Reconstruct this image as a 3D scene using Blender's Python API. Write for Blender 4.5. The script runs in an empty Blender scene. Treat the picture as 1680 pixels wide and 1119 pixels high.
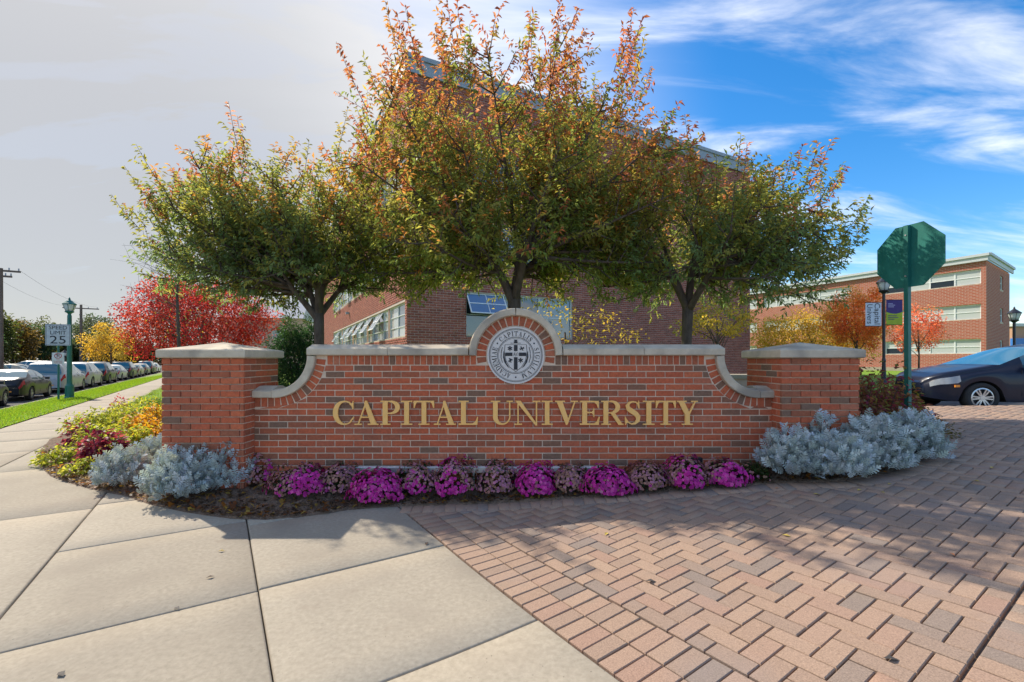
import bpy, math, random
import numpy as np
from mathutils import Vector, Matrix
SC = bpy.context.scene
COL = SC.collection
R = math.radians
random.seed(7)
rng = np.random.default_rng(7)

# ------------------------------------------------------------ camera, sky, sun, exposure
EYE = 1.42            # eye height above the concrete walk
FPX, CX, HY = 747.0, 840.0, 590.0     # focal length and horizon row of the 1680 px photograph
cam = bpy.data.cameras.new('camera'); camo = bpy.data.objects.new('camera', cam); COL.objects.link(camo)
camo.location = (0, 0, EYE); camo.rotation_euler = (R(90), 0, 0)
cam.sensor_width = 36; cam.lens = 36*FPX/1680; cam.shift_y = (HY-559.5)/1680
cam.clip_start = 0.05; cam.clip_end = 3000
SC.camera = camo
SUN_AZ, SUN_EL = R(-52.5), R(41)      # azimuth from +Y towards +X
sun_dir = Vector((math.sin(SUN_AZ)*math.cos(SUN_EL), math.cos(SUN_AZ)*math.cos(SUN_EL), math.sin(SUN_EL)))
sl = bpy.data.lights.new('sun', 'SUN'); sl.energy = 2.0; sl.angle = R(0.6); sl.color = (1.0, 0.90, 0.76)
so = bpy.data.objects.new('sun', sl); COL.objects.link(so)
so.rotation_euler = sun_dir.to_track_quat('Z', 'Y').to_euler(); so.location = (-20, 20, 30)
SC.view_settings.view_transform = 'Standard'; SC.view_settings.look = 'None'
SC.view_settings.gamma = 1; SC.view_settings.exposure = 1.72; SC.view_settings.use_curve_mapping = False
W = bpy.data.worlds.new('World'); SC.world = W; W.use_nodes = True
nt = W.node_tree; N = nt.nodes; LK = nt.links; N.clear()
def nd(t, **k):
    n = N.new(t)
    for a, b in k.items(): setattr(n, a, b)
    return n
out = nd('ShaderNodeOutputWorld')
sky = nd('ShaderNodeTexSky', sky_type='NISHITA', sun_disc=False, sun_elevation=SUN_EL, sun_rotation=SUN_AZ)
sky.air_density = 1.0; sky.dust_density = 0.6; sky.ozone_density = 3.0; sky.altitude = 200
hsv = nd('ShaderNodeHueSaturation'); hsv.inputs['Saturation'].default_value = 1.38; hsv.inputs['Value'].default_value = 0.9
LK.new(sky.outputs[0], hsv.inputs['Color'])
bg1 = nd('ShaderNodeBackground'); bg1.inputs[1].default_value = 0.078
LK.new(hsv.outputs[0], bg1.inputs[0])
tc = nd('ShaderNodeTexCoord'); sep = nd('ShaderNodeSeparateXYZ'); LK.new(tc.outputs['Generated'], sep.inputs[0])
def math_(op, a, b=None, clamp=False):
    m = nd('ShaderNodeMath', operation=op, use_clamp=clamp)
    for i, v in enumerate((a, b)):
        if v is None: continue
        if isinstance(v, (int, float)): m.inputs[i].default_value = v
        else: LK.new(v, m.inputs[i])
    return m.outputs[0]
def mapr(v, a, b, c, d, interp='SMOOTHSTEP'):
    m = nd('ShaderNodeMapRange', interpolation_type=interp)
    LK.new(v, m.inputs[0])
    for i, q in enumerate((a, b, c, d)): m.inputs[i+1].default_value = q
    return m.outputs[0]
zz = math_('ADD', math_('MAXIMUM', sep.outputs['Z'], 0.0), 0.22)
px_, py_ = math_('DIVIDE', sep.outputs['X'], zz), math_('DIVIDE', sep.outputs['Y'], zz)
cmb = nd('ShaderNodeCombineXYZ'); LK.new(px_, cmb.inputs[0]); LK.new(py_, cmb.inputs[1])
mp = nd('ShaderNodeMapping'); mp.inputs['Rotation'].default_value = (0, 0, R(40)); mp.inputs['Scale'].default_value = (0.85, 3.0, 1)
mp.inputs['Location'].default_value = (3.1, 1.7, 0)
LK.new(cmb.outputs[0], mp.inputs[0])
n1 = nd('ShaderNodeTexNoise'); n1.inputs['Scale'].default_value = 1.35; n1.inputs['Detail'].default_value = 9; n1.inputs['Roughness'].default_value = 0.58; n1.inputs['Distortion'].default_value = 0.55
LK.new(mp.outputs[0], n1.inputs['Vector'])
n2 = nd('ShaderNodeTexNoise'); n2.inputs['Scale'].default_value = 0.7; n2.inputs['Detail'].default_value = 4
LK.new(cmb.outputs[0], n2.inputs['Vector'])
# a veil of thin high cloud lies on the sun's side of the sky and breaks into cirrus away from it
hd = nd('ShaderNodeVectorMath', operation='DOT_PRODUCT'); LK.new(tc.outputs['Generated'], hd.inputs[0]); hd.inputs[1].default_value = (math.sin(SUN_AZ), math.cos(SUN_AZ), 0)
veil = mapr(hd.outputs['Value'], 0.18, 0.78, 0.0, 0.95)
cir = mapr(n1.outputs[0], 0.41, 0.77, 0.0, 0.88)
cov = math_('ADD', math_('MULTIPLY', cir, mapr(n2.outputs[0], 0.3, 0.62, 0.55, 1.1)), veil, True)
hor = mapr(sep.outputs['Z'], 0.0, 0.18, 0.25, 0.0)
cov = math_('ADD', cov, hor, True)
cov = math_('MULTIPLY', cov, 0.94)
cl = nd('ShaderNodeMix', data_type='RGBA'); LK.new(mapr(n1.outputs[0], 0.25, 0.75, 0, 1), cl.inputs[0])
cl.inputs[6].default_value = (0.70, 0.69, 0.68, 1); cl.inputs[7].default_value = (0.86, 0.84, 0.82, 1)
bg2 = nd('ShaderNodeBackground'); bg2.inputs[1].default_value = 0.58; thick = nd('ShaderNodeMix', data_type='RGBA'); LK.new(mapr(hd.outputs['Value'], 0.25, 0.95, 0, 1), thick.inputs[0]); LK.new(cl.outputs[2], thick.inputs[6]); thick.inputs[7].default_value = (0.305, 0.303, 0.30, 1)
LK.new(thick.outputs[2], bg2.inputs[0])
ms = nd('ShaderNodeMixShader'); LK.new(cov, ms.inputs[0]); LK.new(bg1.outputs[0], ms.inputs[1]); LK.new(bg2.outputs[0], ms.inputs[2])
LK.new(ms.outputs[0], out.inputs[0])

# ------------------------------------------------------------ helpers
def smooth(a, b, x):
    t = np.clip((np.asarray(x, float)-a)/(b-a), 0, 1); return t*t*(3-2*t)
SD = (-.54, .8417); SV = (.8417, .54)         # along the street, and square to it
def g(x, y):
    """height of the made ground: level on the left, rising towards the driveway on the right"""
    x = np.asarray(x, float); y = np.asarray(y, float)
    r = np.where(x < -.4, 0, np.where(x < .4, (x+.4)**2/1.6, x))
    z = .085*r
    z = np.where(z > .42, .42+.16*np.tanh((z-.42)/.16), z)
    z = z*(1-.62*smooth(18, 42, y))
    z = z-.30*smooth(-3.85, -6.3, x*SV[0]+y*SV[1])
    z = z-.25*smooth(4.8, 6.2, x)*smooth(8.35, 8.95, y)*(1-smooth(12.5, 15, y))
    return z
def gz(x, y): return float(g(x, y))
def at(px, py, z=None):
    """pixel of the photograph -> point on the ground (or on the level z)"""
    Z = 5.0
    for _ in range(40):
        x = (px-CX)/FPX*Z
        h = EYE-(gz(x, Z) if z is None else z)
        Z = .5*Z+.5*min(400, FPX*h/max(py-HY, 1e-3))
    return ((px-CX)/FPX*Z, Z)
def atY(px, py, Y): return ((px-CX)/FPX*Y, Y, EYE+(HY-py)/FPX*Y)
def SP(s, v): return (v*SV[0]+s*SD[0], v*SV[1]+s*SD[1])
def sv_of(x, y): return (x*SD[0]+y*SD[1], x*SV[0]+y*SV[1])

def link(o, parent=None, inv=None):
    COL.objects.link(o)
    if parent is not None:
        o.parent = parent
        if inv is not None: o.matrix_parent_inverse = inv
    return o
def thing(name, label, cat, loc=(0, 0, 0), group=None, rz=0):
    o = bpy.data.objects.new(name, None); o.empty_display_size = .1; COL.objects.link(o)
    o.location = loc; o.rotation_euler = (0, 0, rz)
    o['label'] = label; o['category'] = cat
    if group: o['group'] = group
    return o
def tag(o, label=None, cat=None, group=None, kind=None):
    if label: o['label'] = label
    if cat: o['category'] = cat
    if group: o['group'] = group
    if kind: o['kind'] = kind
    return o
def invof(root):
    return Matrix.Translation(-Vector(root.location))
class MB:
    def __init__(s): s.v = []; s.f = []; s.m = []; s.c = []; s.r = []
    def add(s, vs, fs, mi=0, col=None, rnd=None):
        b = len(s.v); s.v += [tuple(p) for p in vs]; s.f += [tuple(b+i for i in f) for f in fs]; s.m += [mi]*len(fs)
        if col is not None: s.c += [col]*len(vs)
        if rnd is not None: s.r += [rnd]*len(vs)
    def box(s, c, d, rz=0, mi=0, **k):
        x, y, z = (q/2 for q in d); ca, sa = math.cos(rz), math.sin(rz)
        vs = [(c[0]+a*ca-b*sa, c[1]+a*sa+b*ca, c[2]+e) for e in (-z, z) for a, b in ((-x, -y), (x, -y), (x, y), (-x, y))]
        s.add(vs, [(3, 2, 1, 0), (4, 5, 6, 7), (0, 1, 5, 4), (1, 2, 6, 5), (2, 3, 7, 6), (3, 0, 4, 7)], mi, **k)
    def bar(s, a, b, w, d=None, up=(0, 0, 1), mi=0):
        a = Vector(a); b = Vector(b); t = (b-a).normalized(); u = Vector(up)
        if abs(t.dot(u)) > .98: u = Vector((0, 1, 0))
        x = t.cross(u).normalized(); y = x.cross(t); d = d or w
        vs = [p+x*(w/2*i)+y*(d/2*j) for p in (a, b) for i, j in ((-1, -1), (1, -1), (1, 1), (-1, 1))]
        s.add(vs, [(0, 1, 2, 3), (7, 6, 5, 4), (0, 4, 5, 1), (1, 5, 6, 2), (2, 6, 7, 3), (3, 7, 4, 0)], mi)
    def tube(s, pts, rad, n=8, cap=True, mi=0):
        pts = [Vector(p) for p in pts]
        if isinstance(rad, (int, float)): rad = [rad]*len(pts)
        vs = []; prev = None
        for i, p in enumerate(pts):
            t = (pts[min(i+1, len(pts)-1)]-pts[max(i-1, 0)])
            t = t.normalized() if t.length > 1e-9 else Vector((0, 0, 1))
            if prev is None: prev = t.orthogonal().normalized()
            prev = (prev-t*prev.dot(t));
            prev = prev.normalized() if prev.length > 1e-6 else t.orthogonal().normalized()
            q = t.cross(prev)
            for k in range(n):
                a = 2*math.pi*k/n; vs.append(p+(prev*math.cos(a)+q*math.sin(a))*rad[i])
        fs = [(i*n+k, i*n+(k+1) % n, (i+1)*n+(k+1) % n, (i+1)*n+k) for i in range(len(pts)-1) for k in range(n)]
        if cap: fs += [tuple(range(n))[::-1], tuple((len(pts)-1)*n+k for k in range(n))]
        s.add(vs, fs, mi)
    def lathe(s, c, prof, n=16, mi=0):
        vs = [(c[0]+r*math.cos(2*math.pi*k/n), c[1]+r*math.sin(2*math.pi*k/n), c[2]+z) for r, z in prof for k in range(n)]
        fs = [(i*n+k, i*n+(k+1) % n, (i+1)*n+(k+1) % n, (i+1)*n+k) for i in range(len(prof)-1) for k in range(n)]
        fs += [tuple(range(n))[::-1], tuple((len(prof)-1)*n+k for k in range(n))]
        s.add(vs, fs, mi)
    def prism(s, poly, f0, f1, mi=0):
        """poly: list of 2-D points; f0/f1 map a point to 3-D (front and back)"""
        n = len(poly)
        ar = sum(poly[i][0]*poly[(i+1) % n][1]-poly[(i+1) % n][0]*poly[i][1] for i in range(n))
        if ar < 0: poly = poly[::-1]
        vs = [f0(*p) for p in poly]+[f1(*p) for p in poly]
        s.add(vs, [tuple(range(n)), tuple(range(2*n-1, n-1, -1))]+[((i+1) % n, i, n+i, n+(i+1) % n) for i in range(n)], mi)
    def mesh(s, name, mats, sm=False):
        me = bpy.data.meshes.new(name); me.from_pydata(s.v, [], s.f)
        for m in (mats if isinstance(mats, (list, tuple)) else [mats]): me.materials.append(m)
        if any(s.m): me.polygons.foreach_set('material_index', s.m)
        if s.c:
            a = me.attributes.new('col', 'FLOAT_COLOR', 'POINT'); a.data.foreach_set('color', np.array([(*c[:3], 1) for c in s.c], np.float32).ravel())
        if s.r:
            a = me.attributes.new('rnd', 'FLOAT', 'POINT'); a.data.foreach_set('value', np.array(s.r, np.float32))
        if sm: me.polygons.foreach_set('use_smooth', [True]*len(me.polygons))
        me.update(); return me
    def build(s, name, mats, parent=None, inv=None, sm=False):
        return link(bpy.data.objects.new(name, s.mesh(name, mats, sm)), parent, inv)
def np_mesh(name, V, F, mat, col=None, rnd=None, sm=False):
    V = np.asarray(V, np.float32); F = np.asarray(F, np.int32); k = F.shape[1]
    me = bpy.data.meshes.new(name)
    me.vertices.add(len(V)); me.vertices.foreach_set('co', V.ravel())
    me.loops.add(F.size); me.loops.foreach_set('vertex_index', F.ravel())
    me.polygons.add(len(F)); me.polygons.foreach_set('loop_start', np.arange(0, F.size, k, dtype=np.int32))
    try: me.polygons.foreach_set('loop_total', np.full(len(F), k, np.int32))
    except Exception: pass
    if sm: me.polygons.foreach_set('use_smooth', np.ones(len(F), bool))
    me.materials.append(mat)
    if col is not None:
        a = me.attributes.new('col', 'FLOAT_COLOR', 'POINT'); c = np.ones((len(V), 4), np.float32); c[:, :3] = col; a.data.foreach_set('color', c.ravel())
    if rnd is not None:
        a = me.attributes.new('rnd', 'FLOAT', 'POINT'); a.data.foreach_set('value', np.asarray(rnd, np.float32))
    me.update(calc_edges=True); me.validate(); return me
def grid_mesh(name, xs, ys, zf, mat, mask=None):
    X, Y = np.meshgrid(xs, ys); Zv = zf(X, Y)
    V = np.stack([X, Y, Zv], -1).reshape(-1, 3); nx = len(xs)
    j, i = np.meshgrid(np.arange(len(ys)-1), np.arange(nx-1), indexing='ij')
    a = (j*nx+i).ravel(); F = np.stack([a, a+1, a+nx+1, a+nx], 1)
    if mask is not None: F = F[mask(V[F].mean(1)[:, 0], V[F].mean(1)[:, 1])]
    return np_mesh(name, V, F, mat, sm=True)
def copy_tree(o, parent=None):
    c = o.copy(); COL.objects.link(c); c.parent = parent
    for ch in o.children:
        copy_tree(ch, c)
    return c
ORD = ['first', 'second', 'third', 'fourth', 'fifth', 'sixth', 'seventh', 'eighth', 'ninth', 'tenth', 'eleventh', 'twelfth', 'thirteenth', 'fourteenth', 'fifteenth', 'sixteenth', 'seventeenth', 'eighteenth', 'nineteenth', 'twentieth']

# ------------------------------------------------------------ materials
MATS = {}
def newmat(name):
    m = bpy.data.materials.new(name); m.use_nodes = True; MATS[name] = m
    return m, m.node_tree.nodes, m.node_tree.links, m.node_tree.nodes['Principled BSDF']
def noise_mat(name, c1, c2, scale=8, rough=.8, bump=.15, bscale=60, detail=6, spec=.3, metallic=0, c3=None, s3=1.2, coat=0, bdist=.004, stretch=None):
    m, n, l, b = newmat(name)
    geo = n.new('ShaderNodeNewGeometry'); src = geo.outputs['Position']
    if stretch:
        mpn = n.new('ShaderNodeMapping'); mpn.inputs['Scale'].default_value = stretch; l.new(src, mpn.inputs[0]); src = mpn.outputs[0]
    t = n.new('ShaderNodeTexNoise'); t.inputs['Scale'].default_value = scale; t.inputs['Detail'].default_value = detail; t.inputs['Roughness'].default_value = .65
    l.new(src, t.inputs['Vector'])
    mr = n.new('ShaderNodeMapRange'); mr.inputs[1].default_value = .32; mr.inputs[2].default_value = .68; l.new(t.outputs[0], mr.inputs[0])
    mx = n.new('ShaderNodeMix'); mx.data_type = 'RGBA'; l.new(mr.outputs[0], mx.inputs[0])
    mx.inputs[6].default_value = (*c1, 1); mx.inputs[7].default_value = (*c2, 1)
    o = mx.outputs[2]
    if c3:
        t3 = n.new('ShaderNodeTexNoise'); t3.inputs['Scale'].default_value = s3; t3.inputs['Detail'].default_value = 5
        l.new(geo.outputs['Position'], t3.inputs['Vector'])
        m3 = n.new('ShaderNodeMapRange'); m3.inputs[1].default_value = .48; m3.inputs[2].default_value = .72; m3.inputs[4].default_value = .75; l.new(t3.outputs[0], m3.inputs[0])
        x3 = n.new('ShaderNodeMix'); x3.data_type = 'RGBA'; l.new(m3.outputs[0], x3.inputs[0]); l.new(o, x3.inputs[6]); x3.inputs[7].default_value = (*c3, 1); o = x3.outputs[2]
    l.new(o, b.inputs['Base Color']); b.inputs['Roughness'].default_value = rough
    b.inputs['Specular IOR Level'].default_value = spec; b.inputs['Metallic'].default_value = metallic
    if coat: b.inputs['Coat Weight'].default_value = coat; b.inputs['Coat Roughness'].default_value = .04
    if bump:
        tb = n.new('ShaderNodeTexNoise'); tb.inputs['Scale'].default_value = bscale; tb.inputs['Detail'].default_value = 5; l.new(src, tb.inputs['Vector'])
        bp = n.new('ShaderNodeBump'); bp.inputs['Strength'].default_value = bump; bp.inputs['Distance'].default_value = bdist
        l.new(tb.outputs[0], bp.inputs['Height']); l.new(bp.outputs[0], b.inputs['Normal'])
    return m
def brick_mat(name, src, stops, grain=(.75, 1.2), rough=.88, bump=.35, gs=38, stain=None):
    """bricks: the tone of each brick comes from its own random number; grain from world position"""
    m, n, l, b = newmat(name)
    if src == 'obj': r = n.new('ShaderNodeObjectInfo').outputs['Random']
    else:
        a = n.new('ShaderNodeAttribute'); a.attribute_name = 'rnd'; r = a.outputs['Fac']
    cr = n.new('ShaderNodeValToRGB'); e = cr.color_ramp.elements
    while len(e) < len(stops): e.new(.5)
    for k, (p, c) in enumerate(stops): e[k].position = p; e[k].color = (*c, 1)
    l.new(r, cr.inputs[0])
    geo = n.new('ShaderNodeNewGeometry')
    t = n.new('ShaderNodeTexNoise'); t.inputs['Scale'].default_value = gs; t.inputs['Detail'].default_value = 7; t.inputs['Roughness'].default_value = .7; l.new(geo.outputs['Position'], t.inputs['Vector'])
    mr = n.new('ShaderNodeMapRange'); mr.inputs[1].default_value = .3; mr.inputs[2].default_value = .7; mr.inputs[3].default_value = grain[0]; mr.inputs[4].default_value = grain[1]; l.new(t.outputs[0], mr.inputs[0])
    mx = n.new('ShaderNodeVectorMath'); mx.operation = 'SCALE'; l.new(cr.outputs[0], mx.inputs[0]); l.new(mr.outputs[0], mx.inputs['Scale'])
    o = mx.outputs[0]
    if stain:
        t3 = n.new('ShaderNodeTexNoise'); t3.inputs['Scale'].default_value = stain[1]; t3.inputs['Detail'].default_value = 6
        mp3 = n.new('ShaderNodeMapping'); mp3.inputs['Scale'].default_value = (1, 1, .22); l.new(geo.outputs['Position'], mp3.inputs[0]); l.new(mp3.outputs[0], t3.inputs['Vector'])
        m3 = n.new('ShaderNodeMapRange'); m3.inputs[1].default_value = .52; m3.inputs[2].default_value = .75; m3.inputs[4].default_value = stain[2]; l.new(t3.outputs[0], m3.inputs[0])
        x3 = n.new('ShaderNodeMix'); x3.data_type = 'RGBA'; l.new(m3.outputs[0], x3.inputs[0]); l.new(o, x3.inputs[6]); x3.inputs[7].default_value = (*stain[0], 1); o = x3.outputs[2]
    l.new(o, b.inputs['Base Color']); b.inputs['Roughness'].default_value = rough; b.inputs['Specular IOR Level'].default_value = .25
    tb = n.new('ShaderNodeTexNoise'); tb.inputs['Scale'].default_value = 170; tb.inputs['Detail'].default_value = 4; l.new(geo.outputs['Position'], tb.inputs['Vector'])
    bp = n.new('ShaderNodeBump'); bp.inputs['Strength'].default_value = bump; bp.inputs['Distance'].default_value = .003; l.new(tb.outputs[0], bp.inputs['Height']); l.new(bp.outputs[0], b.inputs['Normal'])
    return m
def leaf_mat(name, transl=.35, rough=.5, spec=.3):
    m, n, l, b = newmat(name)
    a = n.new('ShaderNodeAttribute'); a.attribute_name = 'col'
    l.new(a.outputs['Color'], b.inputs['Base Color']); b.inputs['Roughness'].default_value = rough; b.inputs['Specular IOR Level'].default_value = spec
    t = n.new('ShaderNodeBsdfTranslucent'); mu = n.new('ShaderNodeVectorMath'); mu.operation = 'MULTIPLY'; mu.inputs[1].default_value = (1.5, 1.5, .9)
    l.new(a.outputs['Color'], mu.inputs[0]); l.new(mu.outputs[0], t.inputs[0])
    mx = n.new('ShaderNodeMixShader'); mx.inputs[0].default_value = transl; l.new(b.outputs[0], mx.inputs[1]); l.new(t.outputs[0], mx.inputs[2])
    l.new(mx.outputs[0], n['Material Output'].inputs[0]); return m
def flat(name, c, rough=.5, metallic=0, spec=.5, coat=0, var=.12):
    return noise_mat(name, tuple(q*(1-var) for q in c), tuple(min(1, q*(1+var)) for q in c), 9, rough, .04, 90, 4, spec, metallic, coat=coat)
def glass(name, c, rough=.06, spec=1.0):
    m, n, l, b = newmat(name); b.inputs['Base Color'].default_value = (*c, 1); b.inputs['Roughness'].default_value = rough
    b.inputs['Specular IOR Level'].default_value = spec; b.inputs['Coat Weight'].default_value = .6; b.inputs['Coat Roughness'].default_value = .03
    geo = n.new('ShaderNodeNewGeometry'); t = n.new('ShaderNodeTexNoise'); t.inputs['Scale'].default_value = .9; l.new(geo.outputs['Position'], t.inputs['Vector'])
    bp = n.new('ShaderNodeBump'); bp.inputs['Strength'].default_value = .12; bp.inputs['Distance'].default_value = .05; l.new(t.outputs[0], bp.inputs['Height']); l.new(bp.outputs[0], b.inputs['Normal'])
    return m
RED = [(0, (.22, .13, .09)), (.09, (.23, .125, .08)), (.13, (.33, .115, .063)), (.28, (.38, .115, .06)), (.34, (.47, .115, .056)), (.62, (.52, .128, .058)), (.80, (.54, .15, .07)), (.90, (.43, .12, .065)), (1, (.48, .17, .095))]
BR_O = brick_mat('red_brick', 'obj', RED, stain=((.10, .065, .055), 2.3, .35))
BR_A = brick_mat('red_brick_mass', 'attr', RED, stain=((.10, .065, .055), 2.3, .35))
FAC = [(0, (.25, .085, .06)), (.3, (.31, .10, .07)), (.7, (.36, .115, .08)), (1, (.40, .145, .10))]
FB_A = brick_mat('facade_brick', 'attr', FAC, gs=12, bump=.1)
PAV = [(0, (.225, .18, .15)), (.09, (.25, .195, .158)), (.14, (.295, .212, .16)), (.45, (.33, .226, .162)), (.75, (.36, .25, .18)), (.9, (.325, .21, .155)), (1, (.375, .265, .188))]
PV_O = brick_mat('clay_paver', 'obj', PAV, grain=(.6, 1.35), gs=150, bump=.5, stain=((.27, .22, .20), 1.6, .45))
PV_A = brick_mat('clay_paver_mass', 'attr', PAV, grain=(.6, 1.35), gs=150, bump=.5, stain=((.27, .22, .20), 1.6, .45))
M_MORTAR = noise_mat('mortar', (.64, .48, .35), (.74, .58, .44), 25, .95, .3, 120, c3=(.46, .35, .27), s3=3.5)
M_FMORTAR = noise_mat('facade_mortar', (.52, .42, .36), (.62, .52, .45), 10, .95, .2, 80)
M_LIME = noise_mat('limestone', (.50, .42, .31), (.63, .54, .41), 9, .85, .25, 90, c3=(.23, .20, .17), s3=2.6)
M_CONC = noise_mat('concrete', (.30, .262, .20), (.40, .35, .272), 34, .9, .28, 300, detail=10, c3=(.30, .258, .20), s3=2.2, bdist=.004)
M_JOINT = noise_mat('joint_dirt', (.07, .06, .045), (.12, .10, .075), 30, .95, .3, 100)
M_SAND = noise_mat('paver_joint_sand', (.12, .095, .075), (.2, .16, .125), 30, .95, .3, 150)
M_GRASS = noise_mat('lawn_grass', (.13, .24, .012), (.21, .34, .03), 14, .9, .7, 130, c3=(.10, .19, .02), s3=.7, bdist=.03)
M_ASPH = noise_mat('asphalt', (.045, .046, .05), (.075, .075, .078), 30, .9, .35, 200)
M_MULCH = noise_mat('mulch', (.12, .08, .055), (.23, .155, .105), 30, .95, .8, 60, bdist=.03)
M_GOLD = noise_mat('gold_letter', (.95, .50, .13), (.97, .56, .18), 20, .45, .1, 60, metallic=.0, spec=.5)
M_BARK = noise_mat('bark', (.075, .055, .042), (.15, .115, .09), 12, .95, .8, 45, bdist=.02, stretch=(1, 1, .35))
M_TWIG = noise_mat('twig_bark', (.07, .05, .04), (.12, .09, .07), 20, .9, .3, 60)
M_LEAF = leaf_mat('leaf', .58)
M_SILV = leaf_mat('silver_leaf', .15, .8, .15)
M_PETAL = leaf_mat('petal', .3, .6, .2)
M_GREEN = flat('green_paint', (.012, .14, .115), .42, spec=.5)
M_BLACKP = flat('black_paint', (.02, .02, .024), .4)
M_WHITE = flat('white_frame', (.70, .72, .72), .45)
M_GLASS = glass('window_glass', (.10, .14, .18))
M_GLASSB = glass('blind_glass', (.50, .53, .52), .12, .8)
M_GLASSD = glass('dark_glass', (.02, .03, .045))
M_BLUEGL = glass('blue_glass', (.03, .14, .30))
M_CGLASS = glass('car_glass', (.03, .13, .17), .04)  # teal base: the cyan-blue reflection on the windshield is painted into the colour
M_FASC = flat('grey_fascia', (.30, .34, .38), .5)
M_METAL = flat('galvanised_metal', (.45, .46, .47), .4, .7)
M_TYRE = flat('tyre_rubber', (.022, .022, .023), .8)
M_RIM = flat('rim_alloy', (.55, .56, .58), .3, .8)
M_DARK = flat('dark_trim', (.015, .015, .017), .6)
M_STONEW = noise_mat('seal_stone', (.62, .58, .54), (.70, .66, .62), 40, .8, .15, 120)
M_INK = flat('seal_dark', (.02, .02, .026), .6)
M_WOODP = noise_mat('pole_wood', (.12, .09, .07), (.2, .15, .12), 6, .9, .4, 40, stretch=(1, 1, .2))

def weather(m, amount=.10, specks=True):
    """each slab has its own tone; small dark specks and rust-brown spots"""
    n, l = m.node_tree.nodes, m.node_tree.links; b = n['Principled BSDF']; src = b.inputs['Base Color'].links[0].from_socket
    oi = n.new('ShaderNodeObjectInfo'); mr = n.new('ShaderNodeMapRange'); mr.inputs[3].default_value = 1-amount; mr.inputs[4].default_value = 1+amount*.7; l.new(oi.outputs['Random'], mr.inputs[0])
    sc = n.new('ShaderNodeVectorMath'); sc.operation = 'SCALE'; l.new(src, sc.inputs[0]); l.new(mr.outputs[0], sc.inputs['Scale']); o = sc.outputs[0]
    geo = n.new('ShaderNodeNewGeometry')
    for scl, lo, hi, c, k in ((55, .70, .76, (.12, .10, .08), .8), (5.5, .66, .8, (.25, .20, .15), .5)):
        t = n.new('ShaderNodeTexNoise'); t.inputs['Scale'].default_value = scl; t.inputs['Detail'].default_value = 3; l.new(geo.outputs['Position'], t.inputs['Vector'])
        q = n.new('ShaderNodeMapRange'); q.inputs[1].default_value = lo; q.inputs[2].default_value = hi; q.inputs[4].default_value = k; l.new(t.outputs[0], q.inputs[0])
        x = n.new('ShaderNodeMix'); x.data_type = 'RGBA'; l.new(q.outputs[0], x.inputs[0]); l.new(o, x.inputs[6]); x.inputs[7].default_value = (*c, 1); o = x.outputs[2]
    l.new(o, b.inputs['Base Color'])
weather(M_CONC); weather(PV_O, 0); weather(PV_A, 0)
# ------------------------------------------------------------ the ground and what is paved
def struct(name, me, label=None):
    o = bpy.data.objects.new(name, me); COL.objects.link(o); o['kind'] = 'structure'
    if label: o['label'] = label
    return o
far = np.concatenate([-np.geomspace(900, 12, 40), np.linspace(-11, 14, 60), np.geomspace(15, 900, 40)])
def base_z(X, Y):
    v = X*SV[0]+Y*SV[1]
    return g(X, Y)-.075-.25*smooth(-6.0, -6.6, v)
struct('ground', grid_mesh('ground', far, np.concatenate([-np.geomspace(300, 4, 12), np.linspace(-3, 14, 50), np.geomspace(15, 1200, 50)]), base_z, M_JOINT), 'bare earth under the paving and lawns')
def sv_grid(name, ss, vs, dz, mat, zf=None):
    V = []; F = []; nv = len(vs)
    for s in ss:
        for v in vs:
            x, y = SP(s, v); V.append((x, y, (gz(x, y) if zf is None else zf)+dz))
    for i in range(len(ss)-1):
        for j in range(nv-1): F.append((i*nv+j, i*nv+j+1, (i+1)*nv+j+1, (i+1)*nv+j))
    return np_mesh(name, V, F, mat, sm=True)
struct('lawn', grid_mesh('lawn', np.linspace(-70, 5.7, 190), np.linspace(5.25, 110, 200), lambda X, Y: g(X, Y)+.012, M_GRASS, mask=lambda x, y: (x*SV[0]+y*SV[1] > -2.42) & ((x*SD[0]+y*SD[1] > 11.6) | (x > -3.4)) & ((x < 4.4) | (y > 8.0)) & (y > 5.7)), 'green lawn behind the brick sign wall')
struct('side_lawn', grid_mesh('side_lawn', np.linspace(5.7, 90, 60), np.linspace(13.4, 110, 60), lambda X, Y: g(X, Y)+.012, M_GRASS), 'green lawn in front of the far brick building')
struct('parking_bay', grid_mesh('parking_bay', np.linspace(5.7, 45, 60), np.concatenate([np.linspace(8.5, 9.2, 8), np.linspace(9.4, 13.4, 12)]), lambda X, Y: g(X, Y)+.008, M_ASPH), 'dark asphalt where the black car stands')
struct('road', sv_grid('road', np.linspace(-12, 400, 120), np.linspace(-70, -6.44, 12), -.45, M_ASPH, 0.0), 'asphalt street and car park on the left')
struct('verge', sv_grid('verge', np.linspace(-12, 300, 160), np.linspace(-6.32, -3.82, 12), .012, M_GRASS), 'strip of lawn between street and pavement')
kb = MB()
for i in range(0, 120):
    a, b = SP(-12+i*2.5, -6.38), SP(-12+i*2.5+2.488, -6.38)
    kb.bar((a[0], a[1], -.38), (b[0], b[1], -.38), .12, .17)
struct('kerb', kb.mesh('kerb', M_CONC), 'concrete kerb along the street')
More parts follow.
